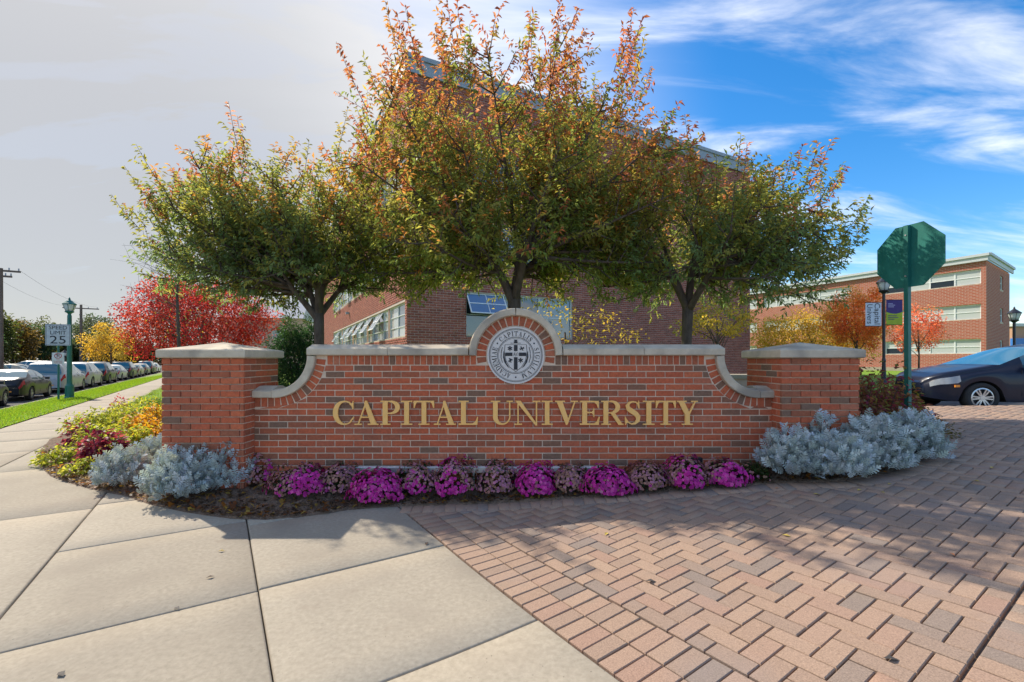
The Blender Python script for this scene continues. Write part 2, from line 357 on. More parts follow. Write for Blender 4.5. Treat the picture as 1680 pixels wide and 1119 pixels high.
# grass blades on the lawns nearest the camera
def blades(name, n, samp, label):
    P = samp(n); a = rng.uniform(0, 2*np.pi, n); h = rng.uniform(.03, .075, n); w = .006
    d = np.stack([np.cos(a), np.sin(a)], 1); lean = rng.normal(0, .025, (n, 2))
    z = g(P[:, 0], P[:, 1])+.01
    V = np.zeros((n, 3, 3)); V[:, 0, :2] = P-d*w; V[:, 1, :2] = P+d*w; V[:, 0, 2] = V[:, 1, 2] = z
    V[:, 2, :2] = P+lean; V[:, 2, 2] = z+h
    c = np.array([.17, .30, .025])*rng.uniform(.6, 1.35, (n, 1)); c[:, 0] *= rng.uniform(.8, 1.5, n)
    o = bpy.data.objects.new(name, np_mesh(name, V.reshape(-1, 3), np.arange(n*3).reshape(-1, 3), M_LEAF, np.repeat(c, 3, 0))); COL.objects.link(o)
    tag(o, label, kind='stuff', cat='grass'); return o
def s_verge(n):
    s = 6+rng.random(n)**1.6*48; v = rng.uniform(-6.3, -3.78, n); return np.stack([v*SV[0]+s*SD[0], v*SV[1]+s*SD[1]], 1)
def s_lawn(n):
    s = 12+rng.random(n)**1.6*22; v = -2.5+rng.random(n)*5; return np.stack([v*SV[0]+s*SD[0], v*SV[1]+s*SD[1]], 1)
blades('verge_grass', 75000, s_verge, 'short green grass of the strip beside the street')
blades('lawn_grass', 30000, s_lawn, 'short green grass beside the flower bed')

# concrete walk: every slab is a piece of its own
walk = bpy.data.objects.new('pavement', None); COL.objects.link(walk); walk['kind'] = 'structure'; walk['label'] = 'pale concrete walk of large slabs'
def slab(s0, s1, v0, v1):
    gp = .0045; s0 += gp; s1 -= gp; v0 += gp; v1 -= gp; e = .012
    ss = [s0, s0+e]+list(np.linspace(s0, s1, 6)[1:-1])+[s1-e, s1]; vs = [v0, v0+e]+list(np.linspace(v0, v1, 6)[1:-1])+[v1-e, v1]
    V = []; ns, nv = len(ss), len(vs); dz = random.uniform(-.0025, .0025)
    for i, s in enumerate(ss):
        for j, v in enumerate(vs):
            x, y = SP(s, v); edge = i in (0, ns-1) or j in (0, nv-1)
            V.append((x, y, gz(x, y)+dz-(.007 if edge else 0)))
    F = [(i*nv+j, i*nv+j+1, (i+1)*nv+j+1, (i+1)*nv+j) for i in range(ns-1) for j in range(nv-1)]
    ring = [i*nv for i in range(ns)]+[(ns-1)*nv+j for j in range(1, nv)]+[i*nv+nv-1 for i in range(ns-2, -1, -1)]+[j for j in range(nv-2, 0, -1)]
    b = len(V); V += [(V[k][0], V[k][1], V[k][2]-.06) for k in ring]; m = len(ring)
    F += [(ring[k], ring[(k+1) % m], b+(k+1) % m, b+k) for k in range(m)]
    me = np_mesh('slab', V, np.array(F), M_CONC); link(bpy.data.objects.new('slab', me), walk)
def lane(v0, v1, brk):
    for a, b in zip(brk[:-1], brk[1:]): slab(a, b, v0, v1)
lane(.2, 1.454, [-2.2, -.8, .4, 2.0, 3.22, 4.5, 5.6])
lane(-1.02, .2, [-2.2, -.8, .7, 1.95, 3.2, 4.65, 5.95, 7.4])
lane(-2.45, -1.02, [-2.2, -.75, .7, 2.1, 3.3, 5.82, 8.3, 10.9])
lane(-3.8, -2.45, [-1.4+1.42*k for k in range(45)])
lane(-5.28, -3.8, [-1.4+1.42*k for k in range(3)])

# ------------------------------------------------------------ flower bed outline, then the paver driveway around it
front_px = [(116, 709), (83, 720), (62, 742), (59, 760), (83, 782), (116, 794), (153, 804), (204, 814), (248, 828), (303, 840), (336, 845), (380, 851), (436, 853), (516, 846), (572, 837), (642, 832), (740, 829), (873, 823), (1023, 813), (1140, 804), (1240, 796), (1335, 792), (1392, 789), (1450, 779), (1497, 762), (1526, 741), (1539, 722), (1536, 700)]
BED_FRONT = [at(*p) for p in front_px]
BED = BED_FRONT+[(5.75, 7.2), (5.0, 7.9), (3.6, 6.6), (0, 6.0), (-2.9, 6.0), (-4.2, 7.4), (-6.3, 10.2), SP(15.4, -1.6), SP(15.2, -2.36), SP(12, -2.38)]
BP = np.array(BED)
def inside(P, poly=BP):
    P = np.asarray(P); x, y = P[:, 0], P[:, 1]; r = np.zeros(len(P), bool); n = len(poly)
    for i in range(n):
        x1, y1 = poly[i]; x2, y2 = poly[(i+1) % n]
        c = ((y1 > y) != (y2 > y)) & (x < (x2-x1)*(y-y1)/(y2-y1+1e-12)+x1); r ^= c
    return r
def near(P, poly=BP, closed=True):
    P = np.asarray(P, float); best = np.full(len(P), 1e9); Q = P.copy(); n = len(poly)
    for i in range(n if closed else n-1):
        a = np.array(poly[i]); b = np.array(poly[(i+1) % n]); d = b-a
        t = np.clip(((P-a)@d)/(d@d+1e-12), 0, 1); q = a+t[:, None]*d; e = np.hypot(*(P-q).T)
        k = e < best; best[k] = e[k]; Q[k] = q[k]
    return best, Q
def bed_h(P):
    d, _ = near(P); return np.where(inside(P), .015+.075*smooth(0, .5, d), 0)
def bz(x, y): return gz(x, y)+float(bed_h([(x, y)])[0])

drive = bpy.data.objects.new('driveway', None); COL.objects.link(drive); drive['kind'] = 'structure'; drive['label'] = 'driveway of clay pavers laid in herringbone'
bed_me = grid_mesh('joint_bed', np.linspace(-1.6, 14, 90), np.linspace(-1, 8.75, 70), lambda X, Y: g(X, Y)-.022, M_SAND, mask=lambda x, y: (x*SV[0]+y*SV[1] > 1.45))
o = link(bpy.data.objects.new('joint_bed', bed_me), drive)
def paver_mesh(a, b, h=.05, e=.004):
    x, y = a/2, b/2
    V = [(-x, -y, -h), (x, -y, -h), (x, y, -h), (-x, y, -h), (-x, -y, -e), (x, -y, -e), (x, y, -e), (-x, y, -e), (-x+e, -y+e, 0), (x-e, -y+e, 0), (x-e, y-e, 0), (-x+e, y-e, 0)]
    F = [(8, 9, 10, 11)]+[(4+i, 4+(i+1) % 4, 8+(i+1) % 4, 8+i) for i in range(4)]+[(i, (i+1) % 4, 4+(i+1) % 4, 4+i) for i in range(4)]
    return V, F
pav = []          # x, y, angle, half?, dz
ang = math.atan2(SV[1], SV[0]); w = .1035
V0 = 1.462
def ok_pv(x, y): return y < 8.42 and x < 13.5 and y > -.4 and x > -1.5
u_end = .56       # s below which the lower border lies
for k in range(-30, 90):                       # two soldier rows along the concrete
    s = -1.4+k*w
    if s < 6.2:
        for r in range(2): pav.append((s, V0+.1+r*.206, 0, 0.0))
vb = V0+.412+.006
for i in range(-1, 140):
    for j in range(-1, 160):
        t = (i-j) % 4
        if t == 0:
            if j < 0: continue
            if i < 0: pav.append((u_end+.006+(j+.5)*w, vb+.5*w, 0, -1.0))          # cut half against the border
            else: pav.append((u_end+.006+(j+.5)*w, vb+(i+1)*w, 0, 0.0))
        elif t == 3:
            if i < 0: continue
            if j < 0: pav.append((u_end+.006+.5*w, vb+(i+.5)*w, 0, -1.0))
            else: pav.append((u_end+.006+(j+1)*w, vb+(i+.5)*w, 1, 0.0))
for i in range(0, 70):                          # the lower right border and field beyond it
    pav.append((u_end-.106, vb+(i+.5)*w*1.0, 1, 0.0))
    for j in range(1, 12): pav.append((u_end-.212-(j-.5)*w, vb+(i*2+1+(j % 2))*w, 0, 0.0))
L = []
for s, v, rot, dz in pav:
    x, y = SP(s, v)
    if ok_pv(x, y): L.append((x, y, ang+(math.pi/2 if rot else 0), dz))
A = np.array([(a[0], a[1]) for a in L]); ins = inside(A); dd, _ = near(A)
keep = [L[i] for i in range(len(L)) if not (ins[i] and dd[i] > .16)]
# soldier row that follows the bed edge
fr = np.array(BED_FRONT[15:]); seg = np.hypot(*np.diff(fr, axis=0).T); cum = np.concatenate([[0], np.cumsum(seg)])
d = .05
edge = []
while d < cum[-1]:
    i = min(np.searchsorted(cum, d)-1, len(seg)-1); i = max(i, 0); t = (d-cum[i])/seg[i]; p = fr[i]+(fr[i+1]-fr[i])*t; tg = (fr[i+1]-fr[i])/seg[i]; nn = np.array([tg[1], -tg[0]])
    q = p+nn*.085
    if sv_of(*q)[1] > V0+.02: edge.append((q[0], q[1], math.atan2(nn[1], nn[0]), .004))
    d += w
keep += edge
def pmat(x, y, a, dz):
    gx = (gz(x+.05, y)-gz(x-.05, y))/.1; gy = (gz(x, y+.05)-gz(x, y-.05))/.1
    nrm = Vector((-gx+random.gauss(0, .006), -gy+random.gauss(0, .006), 1)).normalized()
    tx = Vector((math.cos(a), math.sin(a), 0)); tx = (tx-nrm*tx.dot(nrm)).normalized(); ty = nrm.cross(tx)
    m = Matrix((tx, ty, nrm)).transposed().to_4x4(); m.translation = Vector((x, y, gz(x, y)+dz+random.gauss(0, .0012))); return m
def proj_area(x, y):
    if y < .6: return 0
    px = CX+FPX*x/y; py = HY+FPX*(EYE-gz(x, y))/y
    return 0 if not (-10 < px < 1690 and py < 1130) else 1/y**3
keep.sort(key=lambda k: -proj_area(k[0], k[1]))
pv, pf = paver_mesh(.2, .097); hv, _ = paver_mesh(.097, .097)
hm = bpy.data.meshes.new('half_paver'); hm.from_pydata(hv, [], pf); hm.materials.append(PV_O); hm.update()
pm = bpy.data.meshes.new('paver'); pm.from_pydata(pv, [], pf); pm.materials.append(PV_O); pm.update()
Vs = []; Fs = []; Rr = []
for i, (x, y, a, dz) in enumerate(keep):
    half = dz < -.5; m = pmat(x, y, a, 0 if half else dz); vv = hv if half else pv
    if i < 300:
        o = link(bpy.data.objects.new('paver', hm if half else pm), drive); o.matrix_local = m
    else:
        b = len(Vs); Vs += [tuple(m @ Vector(q)) for q in vv]; Fs += [tuple(b+k for k in f) for f in pf]; Rr += [random.random()]*len(pv)
o = link(bpy.data.objects.new('paver_field', np_mesh('paver_field', Vs, np.array(Fs), PV_A, rnd=Rr)), drive); o['kind'] = 'stuff'

# mulch bed
xs = np.arange(BP[:, 0].min()-.1, BP[:, 0].max()+.1, .07); ys = np.arange(BP[:, 1].min()-.1, BP[:, 1].max()+.1, .07)
X, Y = np.meshgrid(xs, ys); P = np.stack([X.ravel(), Y.ravel()], 1); I = inside(P); D, Q = near(P)
P2 = np.where(I[:, None], P, Q); nx = len(xs)
zb = g(P2[:, 0], P2[:, 1])+np.where(I, .015+.075*smooth(0, .5, D)+rng.normal(0, .006, len(P)), -.002)
j, i = np.meshgrid(np.arange(len(ys)-1), np.arange(nx-1), indexing='ij'); a = (j*nx+i).ravel(); F = np.stack([a, a+1, a+nx+1, a+nx], 1)
F = F[I[F].any(1)]
struct('flower_bed', np_mesh('flower_bed', np.column_stack([P2, zb]), F, M_MULCH, sm=True), 'dark mulch bed around the sign wall')
def scatter_chips(name, n, label, colf, size, pts=None):
    V = []; F = []; C = []
    if pts is None:
        pts = []
        while len(pts) < n:
            c = np.stack([rng.uniform(-7.2, 5.8, 4000), rng.uniform(3.8, 8.5, 4000)], 1); k = inside(c); dq, _ = near(c, np.array(BED_FRONT), False)
            c = c[k & (rng.random(4000) < np.exp(-dq/.35)+.12)]; pts += list(c)
        pts = np.array(pts[:n])
    else: pts = np.array(pts); n = len(pts)
    z = g(pts[:, 0], pts[:, 1])+bed_h(pts)+.008
    a = rng.uniform(0, 2*np.pi, n); Ls = rng.uniform(*size, n); Ws = Ls*rng.uniform(.3, .75, n); tl = rng.normal(0, .35, (n, 2))
    ux = np.stack([np.cos(a), np.sin(a), tl[:, 0]], 1); uy = np.stack([-np.sin(a), np.cos(a), tl[:, 1]], 1)
    c0 = np.column_stack([pts, z+np.abs(tl[:, 0])*Ls*.5])
    V = np.stack([c0-ux*Ls[:, None]/2, c0-uy*Ws[:, None]/2+[0, 0, .004], c0+ux*Ls[:, None]/2, c0+uy*Ws[:, None]/2+[0, 0, .004]], 1).reshape(-1, 3)
    C = np.repeat(colf(n), 4, 0)
    o = bpy.data.objects.new(name, np_mesh(name, V, np.arange(n*4).reshape(-1, 4), M_LEAF, C)); COL.objects.link(o); return tag(o, label, 'ground cover', kind='stuff')
scatter_chips('mulch_chips', 9000, 'brown bark chips spread over the flower bed', lambda n: np.array([.13, .085, .06])*rng.uniform(.35, 1.5, (n, 1)), (.02, .06))
def fall_c(n):
    pal = np.array([[.42, .24, .05], [.36, .14, .03], [.26, .09, .03], [.5, .34, .08], [.2, .11, .05]]); return pal[rng.integers(0, 5, n)]*rng.uniform(.7, 1.1, (n, 1))
scatter_chips('leaf_litter', 2600, 'fallen yellow and brown leaves lying in the mulch', fall_c, (.035, .075))

# ------------------------------------------------------------ brick sign wall
XC, WY = .04, 4.90           # middle and front face of the wall
BL, BH, JT = .193, .0575, .0102
def brick_obj(name, poly, parent, inv, y0, e=.0035, depth=.03, mat=BR_O):
    """poly in (x, z), front at y0; chamfered edge"""
    n = len(poly); cx = sum(p[0] for p in poly)/n; cz = sum(p[1] for p in poly)/n
    V, F = brick_geo(poly, y0, e, depth)
    me = bpy.data.meshes.new(name); me.from_pydata(V, [], F); me.materials.append(mat); me.update()
    return link(bpy.data.objects.new(name, me), parent, inv)
def brick_geo(poly, y0, e=.0035, depth=.03, fr=lambda x, y, z: (x, y, z)):
    n = len(poly); ar = sum(poly[i][0]*poly[(i+1) % n][1]-poly[(i+1) % n][0]*poly[i][1] for i in range(n))
    if ar < 0: poly = poly[::-1]
    cx = sum(p[0] for p in poly)/n; cz = sum(p[1] for p in poly)/n
    y0 += random.gauss(0, .0009)
    def ins(p):
        dx, dz = cx-p[0], cz-p[1]; return (p[0]+math.copysign(min(e, abs(dx)), dx), p[1]+math.copysign(min(e, abs(dz)), dz))
    V = [fr(p[0], y0+depth, p[1]) for p in poly]+[fr(p[0], y0+e, p[1]) for p in poly]+[fr(*(lambda q: (q[0], y0, q[1]))(ins(p))) for p in poly]
    F = [tuple(range(2*n, 3*n))]+[(n+i, n+(i+1) % n, 2*n+(i+1) % n, 2*n+i) for i in range(n)]+[(i, (i+1) % n, n+(i+1) % n, n+i) for i in range(n)]
    return V, F
wall = thing('sign_wall', 'long red brick sign wall with curved shoulders, stone coping and gold letters', 'sign wall', (XC, WY, 0))
WI = invof(wall)
ZC = 1.466                    # level of the seal's centre and underside of the upper coping
XL, XR = -2.775, 2.80
CLX, CRX = XC-2.60, XC+2.60
RO = .455; RB = .555          # underside of the curved coping, and outer end of the radial bricks
def xl_at(z):
    dz = ZC-z
    if dz >= RB: return XL
    return CLX+math.sqrt(max(RB*RB-dz*dz, 0))+JT if dz > 0 else CLX+RB+JT
def intervals(z0, z1):
    a0, a1 = xl_at(z0), xl_at(z1); m = XC*2
    l = [(a0, a1, None, None)]
    def hole(z):
        dz = abs(ZC-z); return math.sqrt(max(.26**2-dz*dz, 0)) if dz < .26 else 0
    h0, h1 = hole(z0), hole(z1)
    r0 = m-a0 if z0 > ZC-RB else XR; r1 = m-a1 if z1 > ZC-RB else XR
    if max(h0, h1) < .02: return [((a0, a1), (r0, r1))]
    h0 = h0 or .02; h1 = h1 or .02
    return [((a0, a1), (XC-h0-.004, XC-h1-.004)), ((XC+h0+.004, XC+h1+.004), (r0, r1))]
bricks = []
ztop = ZC-.1-JT
for c in range(22):
    z1 = ztop-c*(BH+JT); z0 = z1-BH
    off = (0 if c % 2 else .5)*(BL+JT)-.02
    for (l0, l1), (r0, r1) in intervals(z0, z1):
        k = int((min(l0, l1)-(-3))/(BL+JT))-1
        x = -3+off+k*(BL+JT)
        while x < max(r0, r1):
            jit = random.gauss(0, .0012)
            a0, a1 = max(x, l0), max(x, l1); b0, b1 = min(x+BL+jit, r0), min(x+BL+jit, r1)
            if min(b0-a0, b1-a1) > .012: bricks.append([(a0, z0), (b0, z0), (b1, z1), (a1, z1)])
            elif max(b0-a0, b1-a1) > .05:
                if b0-a0 > b1-a1: bricks.append([(a0, z0), (b0, z0), ((max(a1, a0)+b0)/2 if l1 > l0 else a0, z0+BH*.8)])
            x += BL+JT
bricks.sort(key=lambda p: -p[0][1])
stuffb = MB()
for i, p in enumerate(bricks):
    if i < 300: brick_obj('brick', p, wall, WI, WY)
    else:
        V, F = brick_geo(p, WY); stuffb.add(V, F, rnd=random.random())
stuffb.build('lower_bricks', BR_A, wall, WI)['kind'] = 'stuff'
# rowlock bricks under the coping, round the shoulders and round the seal
RW = .0575
x = XC+.428
while x+RW < XC+2.042:
    for a in (x, 2*XC-x-RW):
        brick_obj('rowlock_brick', [(a, ZC-.1), (a+RW, ZC-.1), (a+RW, ZC-.004), (a, ZC-.004)], wall, WI, WY)
    x += .06705
def radial(cx, cz, r0, r1, a0, a1, n):
    da = (a1-a0)/n; gp = .35*JT
    for k in range(n):
        p = []
        b0, b1 = a0+k*da, a0+(k+1)*da
        for r, sg in ((r0, 0), (r1, 0)):
            pass
        g0, g1 = .5*JT/r0, .5*JT/r1*1.6
        p = [(cx+r0*math.cos(b0+g0), cz+r0*math.sin(b0+g0)), (cx+r1*math.cos(b0+g1), cz+r1*math.sin(b0+g1)), (cx+r1*math.cos(b1-g1), cz+r1*math.sin(b1-g1)), (cx+r0*math.cos(b1-g0), cz+r0*math.sin(b1-g0))]
        brick_obj('rowlock_brick', p, wall, WI, WY)
radial(XC, ZC, .322, .420, R(-13), R(193), 19)
radial(CLX, ZC, RO+.004, RB, R(-90), R(-4), 11)
radial(CRX, ZC, RO+.004, RB, R(184), R(270), 11)
for x0, x1 in ((XL, CLX), (CRX, XR)):
    n = max(1, round((x1-x0)/(RW+JT))); wd = (x1-x0)/n
    for k in range(n):
        a = x0+k*wd+JT/2; brick_obj('rowlock_brick', [(a, ZC-RB), (a+wd-JT, ZC-RB), (a+wd-JT, ZC-RO-.004), (a, ZC-RO-.004)], wall, WI, WY)
# mortar core of the wall (front face recessed behind the bricks)
prof = [(XL, -.3), (XR, -.3), (XR, ZC-RO)]
prof += [(CRX+RO*math.cos(R(a)), ZC+RO*math.sin(R(a))) for a in range(270, 179, -9)]
prof += [(XC+.46, ZC)]+[(XC+.43*math.cos(R(a)), ZC+.43*math.sin(R(a))) for a in range(0, 181, 10)]+[(XC-.46, ZC)]
prof += [(CLX+RO*math.cos(R(a)), ZC+RO*math.sin(R(a))) for a in range(0, -91, -9)]+[(XL, ZC-RO)]
mb = MB(); mb.prism(prof, lambda x, z: (x, WY+.0065, z), lambda x, z: (x, WY+.32, z)); mb.build('mortar_core', M_MORTAR, wall, WI)
# stone coping: swept section along a path, cut into stones
def coping(path, name='coping_stone', wid=.40, th=.075, rise=.045, flip=1):
    """path: (x, z) polyline along the underside; section rises square to it"""
    m = MB(); n = len(path); rows = []
    for i, (x, z) in enumerate(path):
        a = path[max(i-1, 0)]; b = path[min(i+1, n-1)]; t = Vector((b[0]-a[0], b[1]-a[1])).normalized(); nx, nz = -t[1]*flip, t[0]*flip
        yf = WY-.045; yb = yf+wid; e = .008
        sec = [(yf+e, 0), (yf, e), (yf, th-e), (yf+e, th), ((yf+yb)/2-.05, th+rise), ((yf+yb)/2+.05, th+rise), (yb-e, th), (yb, th-e), (yb, e), (yb-e, 0)]
        rows.append([(x+nx*h, y, z+nz*h) for y, h in sec])
    k = len(rows[0]); V = [p for r in rows for p in r]
    F = [(i*k+j, i*k+(j+1) % k, (i+1)*k+(j+1) % k, (i+1)*k+j) for i in range(n-1) for j in range(k)]+[tuple(range(k))[::-1], tuple((n-1)*k+j for j in range(k))]
    m.add(V, F); return m.build(name, M_LIME, wall, WI)
def straight(x0, x1, z, n, gap=.005):
    for k in range(n):
        a = x0+(x1-x0)*k/n+gap/2; b = x0+(x1-x0)*(k+1)/n-gap/2; coping([(a, z), (b, z)])
straight(XC-2.235, XC-.506, ZC, 2); straight(XC+.506, XC+2.235, ZC, 2)
def arcpath(cx, cz, r, a0, a1, n): return [(cx+r*math.cos(R(a0+(a1-a0)*i/n)), cz+r*math.sin(R(a0+(a1-a0)*i/n))) for i in range(n+1)]
coping(arcpath(XC, ZC, .426, 180, 90.25, 14), rise=.02); coping(arcpath(XC, ZC, .426, 89.75, 0, 14), rise=.02)
# shoulders: underside of the stone on the outer radius, top towards the centre of the curve
coping(arcpath(CLX, ZC-.003, RO, -90.5, -1, 14), th=.085, rise=.012, flip=1)
coping(arcpath(CRX, ZC-.003, RO, 181, 270.5, 14), th=.085, rise=.012, flip=1)
straight(XL, CLX-.008, ZC-RO, 1); straight(CRX+.008, XR, ZC-RO, 1)

# ------------------------------------------------------------ serif lettering
def rect(x0, y0, x1, y1): return [(x0, y0), (x1, y0), (x1, y1), (x0, y1)]
def stroke(pts, ws):
    n = len(pts); l = []; r = []
    for i, (x, y) in enumerate(pts):
        a = pts[max(i-1, 0)]; b = pts[min(i+1, n-1)]; dx, dy = b[0]-a[0], b[1]-a[1]; d = math.hypot(dx, dy) or 1
        nx, ny = -dy/d*ws[i]/2, dx/d*ws[i]/2; l.append((x+nx, y+ny)); r.append((x-nx, y-ny))
    return l+r[::-1]
def ell(cx, cy, rx, ry, a0, a1, wf, n=24):
    p = []; w_ = []
    for i in range(n+1):
        a = R(a0+(a1-a0)*i/n); p.append((cx+rx*math.cos(a), cy+ry*math.sin(a))); w_.append(wf(a))
    return stroke(p, w_)
TH = .2
GL = {}
GL['I'] = (.48, [rect(.14, 0, .34, 1), rect(0, 0, .48, .05), rect(0, .95, .48, 1)])
GL['T'] = (.87, [rect(.335, .02, .535, .98), rect(.2, 0, .67, .05), rect(0, .94, .87, 1), [(0, .96), (0, .7), (.035, .7), (.09, .86), (.16, .96)], [(.87, .96), (.71, .96), (.78, .86), (.835, .7), (.87, .7)]])
GL['L'] = (.83, [rect(.1, .02, .31, .98), rect(0, .95, .43, 1), rect(0, 0, .8, .06), [(.8, 0), (.83, .33), (.79, .33), (.72, .16), (.58, .04), (.58, 0)]])
GL['E'] = (.85, [rect(.1, .02, .31, .98), rect(0, .94, .8, 1), rect(0, 0, .81, .06), rect(.3, .485, .6, .54), [(.62, .32), (.62, .7), (.59, .7), (.56, .58), (.48, .52), (.56, .44), (.59, .32)], [(.81, 1), (.81, .7), (.775, .7), (.72, .85), (.6, .95), (.6, 1)], [(.81, 0), (.85, .33), (.81, .33), (.74, .16), (.6, .04), (.6, 0)]])
bowl = lambda cx, cy, rx, ry, t=.2: ell(cx, cy, rx, ry, 90, -90, lambda a: .055+(t-.055)*max(0, math.cos(a))**1.5)
GL['P'] = (.83, [rect(.1, .02, .31, .98), rect(0, 0, .43, .05), rect(0, .95, .4, 1), rect(.3, .455, .42, .505), bowl(.4, .727, .33, .247)])
GL['R'] = (.98, [rect(.1, .02, .31, .98), rect(0, 0, .43, .05), rect(0, .95, .4, 1), rect(.3, .475, .45, .525), bowl(.4, .74, .33, .24), [(.40, .5), (.6, .5), (.92, .05), (.98, .05), (.98, 0), (.76, 0)]])
GL['D'] = (1, [rect(.1, .02, .31, .98), rect(0, 0, .4, .05), rect(0, .95, .4, 1), bowl(.4, .5, .5, .472)])
GL['A'] = (1.01, [[(.13, .03), (.19, .03), (.5, .88), (.47, .97)], [(.44, 1), (.52, 1), (.93, .03), (.69, .03), (.41, .87)], rect(0, 0, .31, .05), rect(.56, 0, 1.01, .05), rect(.25, .29, .72, .345)])
GL['V'] = (.98, [[(.06, .97), (.31, .97), (.57, .25), (.52, 0), (.46, 0)], [(.82, .97), (.88, .97), (.54, .02), (.5, .1)], rect(0, .95, .42, 1), rect(.67, .95, .98, 1)])
GL['Y'] = (.92, [[(.07, .97), (.32, .97), (.57, .47), (.57, .4), (.36, .4)], [(.78, .97), (.84, .97), (.56, .42), (.5, .46)], rect(.36, .02, .57, .46), rect(.22, 0, .7, .05), rect(0, .95, .43, 1), rect(.64, .95, .92, 1)])
GL['N'] = (1.12, [rect(.13, .02, .19, .98), rect(0, 0, .33, .05), [(.03, 1), (.27, 1), (.98, .02), (.98, -.02), (.9, -.02), (.13, .9)], rect(.92, .02, .98, .98), rect(.78, .95, 1.12, 1)])
GL['M'] = (1.25, [rect(.13, .02, .18, .98), rect(0, 0, .31, .05), [(.05, 1), (.29, 1), (.66, .2), (.6, .02)], [(.9, .98), (.96, .98), (.63, .05), (.6, .1)], rect(.88, .02, 1.09, .98), rect(.78, 0, 1.2, .05), rect(.9, .95, 1.2, 1), rect(0, .95, .2, 1)])
GL['U'] = (.97, [rect(.1, .36, .31, .98), rect(0, .95, .42, 1), rect(.8, .36, .86, .98), rect(.69, .95, .97, 1), ell(.5175, .37, .322, .335, 180, 360, lambda a: .06+.15*max(0, -math.cos(a))**1.3)])
cw = lambda a: .05+.16*max(0, -math.cos(a))**1.2
GL['C'] = (.9, [ell(.5, .5, .41, .475, 48, 312, cw), [(.87, .99), (.87, .64), (.835, .64), (.8, .76), (.70, .87), (.82, .9), (.84, .99)], [(.86, .33), (.9, .3), (.76, .11), (.72, .16)]])
GL['G'] = (1.0, [ell(.5, .5, .41, .475, 48, 300, cw), [(.87, .99), (.87, .64), (.835, .64), (.8, .76), (.70, .87), (.82, .9), (.84, .99)], rect(.66, .08, .86, .44), rect(.54, .4, 1, .45)])
sp = [(.60, .84), (.48, .945), (.33, .96), (.19, .90), (.13, .78), (.18, .66), (.33, .56), (.48, .46), (.58, .34), (.57, .18), (.45, .06), (.30, .035), (.16, .11), (.07, .24)]
GL['S'] = (.72, [stroke(sp, [.05, .055, .06, .1, .16, .2, .21, .21, .2, .16, .09, .06, .055, .05]), [(.62, 1), (.64, .68), (.605, .68), (.55, .82), (.5, .9), (.58, .93), (.59, 1)], [(.03, 0), (.02, .34), (.055, .34), (.1, .2), (.17, .1), (.09, .07), (.065, 0)]])
def letter_mesh(ch, f, d0=.0, d1=.02):
    """f(x, y, depth) maps glyph space to 3-D"""
    m = MB()
    for i, p in enumerate(GL[ch][1]):
        dep = d1+i*.0004
        m.prism(p, lambda x, y, q=dep: f(x, y, q), lambda x, y: f(x, y, d0))
    return m
boxes = [('C', 546.7, 581), ('A', 581.5, 621), ('P', 624, 656), ('I', 657.7, 676.4), ('T', 678.7, 712.3), ('A', 711.7, 748), ('L', 752.4, 784.4), ('U', 805, 841.5), ('N', 843.8, 886.7), ('I', 888.6, 906.7), ('V', 910.9, 948.2), ('E', 951.4, 983.8), ('R', 986.3, 1022.9), ('S', 1024.4, 1052.4), ('I', 1055, 1074), ('T', 1076, 1108.6), ('Y', 1110.5, 1144.8)]
z0, z1 = .722, .980
for ch, a, b in boxes:
    xa, xb = (a-CX)/FPX*(WY-.03), (b-CX)/FPX*(WY-.03); wd = GL[ch][0]
    m = letter_mesh(ch, lambda x, y, q, xa=xa, xb=xb, wd=wd: (xa+(xb-xa)*x/wd, WY-.012-q, z0+(z1-z0)*y), 0, .022)
    m.build('letter', M_GOLD, wall, WI)['label'] = 'raised gold serif capital letter %s' % ch
# ------------------------------------------------------------ round seal
def disc(m, r0, r1, y0, y1, n=64, c=(XC, ZC)):
    ring = lambda r, y: [(c[0]+r*math.cos(2*math.pi*k/n), y, c[1]+r*math.sin(2*math.pi*k/n)) for k in range(n)]
    V = ring(r0, y1)+ring(r1, y1)+ring(r1, y0)
    F = [(k, n+k, n+(k+1) % n, (k+1) % n) for k in range(n)]+[(n+k, 2*n+k, 2*n+(k+1) % n, n+(k+1) % n) for k in range(n)]
    if r0 < 1e-6: F = [tuple(range(n, 2*n))[::-1]]+F[n:]
    m.add(V, F)
YS = WY-.012
m = MB(); disc(m, 0, .306, WY+.01, YS); seal = m.build('seal', M_STONEW, wall, WI); seal['label'] = 'round white stone seal with dark shield and lettering'
m = MB(); disc(m, .292, .306, YS, YS-.006); m.build('rim', M_STONEW, seal)
for r, t in ((.283, .005), (.273, .003), (.195, .006), (.184, .003)):
    m = MB(); disc(m, r-t/2, r+t/2, YS, YS-.0015); m.build('ring_line', M_INK, seal)
def seal_poly(polys, name, mat, dep):
    m = MB()
    for i, p in enumerate(polys):
        q = dep+i*.00025
        m.prism([(XC+x, ZC+z) for x, z in p], lambda x, z, q=q: (x, YS-q, z), lambda x, z: (x, YS, z))
    return m.build(name, mat, seal)
def arc_text(txt, amid, span, h=.052, rr=.207):
    n = len(txt); ws = [GL[c][0]*.8+.22 for c in txt]; tot = sum(ws); a = amid+span/2
    for c, w_ in zip(txt, ws):
        ac = a-span*(w_/2)/tot; a -= span*w_/tot; wd = GL[c][0]
        def f(x, y, q, ac=ac, wd=wd):
            t = R(ac)-((x-wd/2)*h*.78)/(rr+h/2); r = rr+y*h
            return (XC+r*math.cos(t), YS-q, ZC+r*math.sin(t))
        letter_mesh(c, f, 0, .0015).build('seal_letter', M_INK, seal)
arc_text('CAPITALIS', 90, 96); arc_text('SIGILLVM', -27, 98); arc_text('ACADEMIAE', 207, 98)
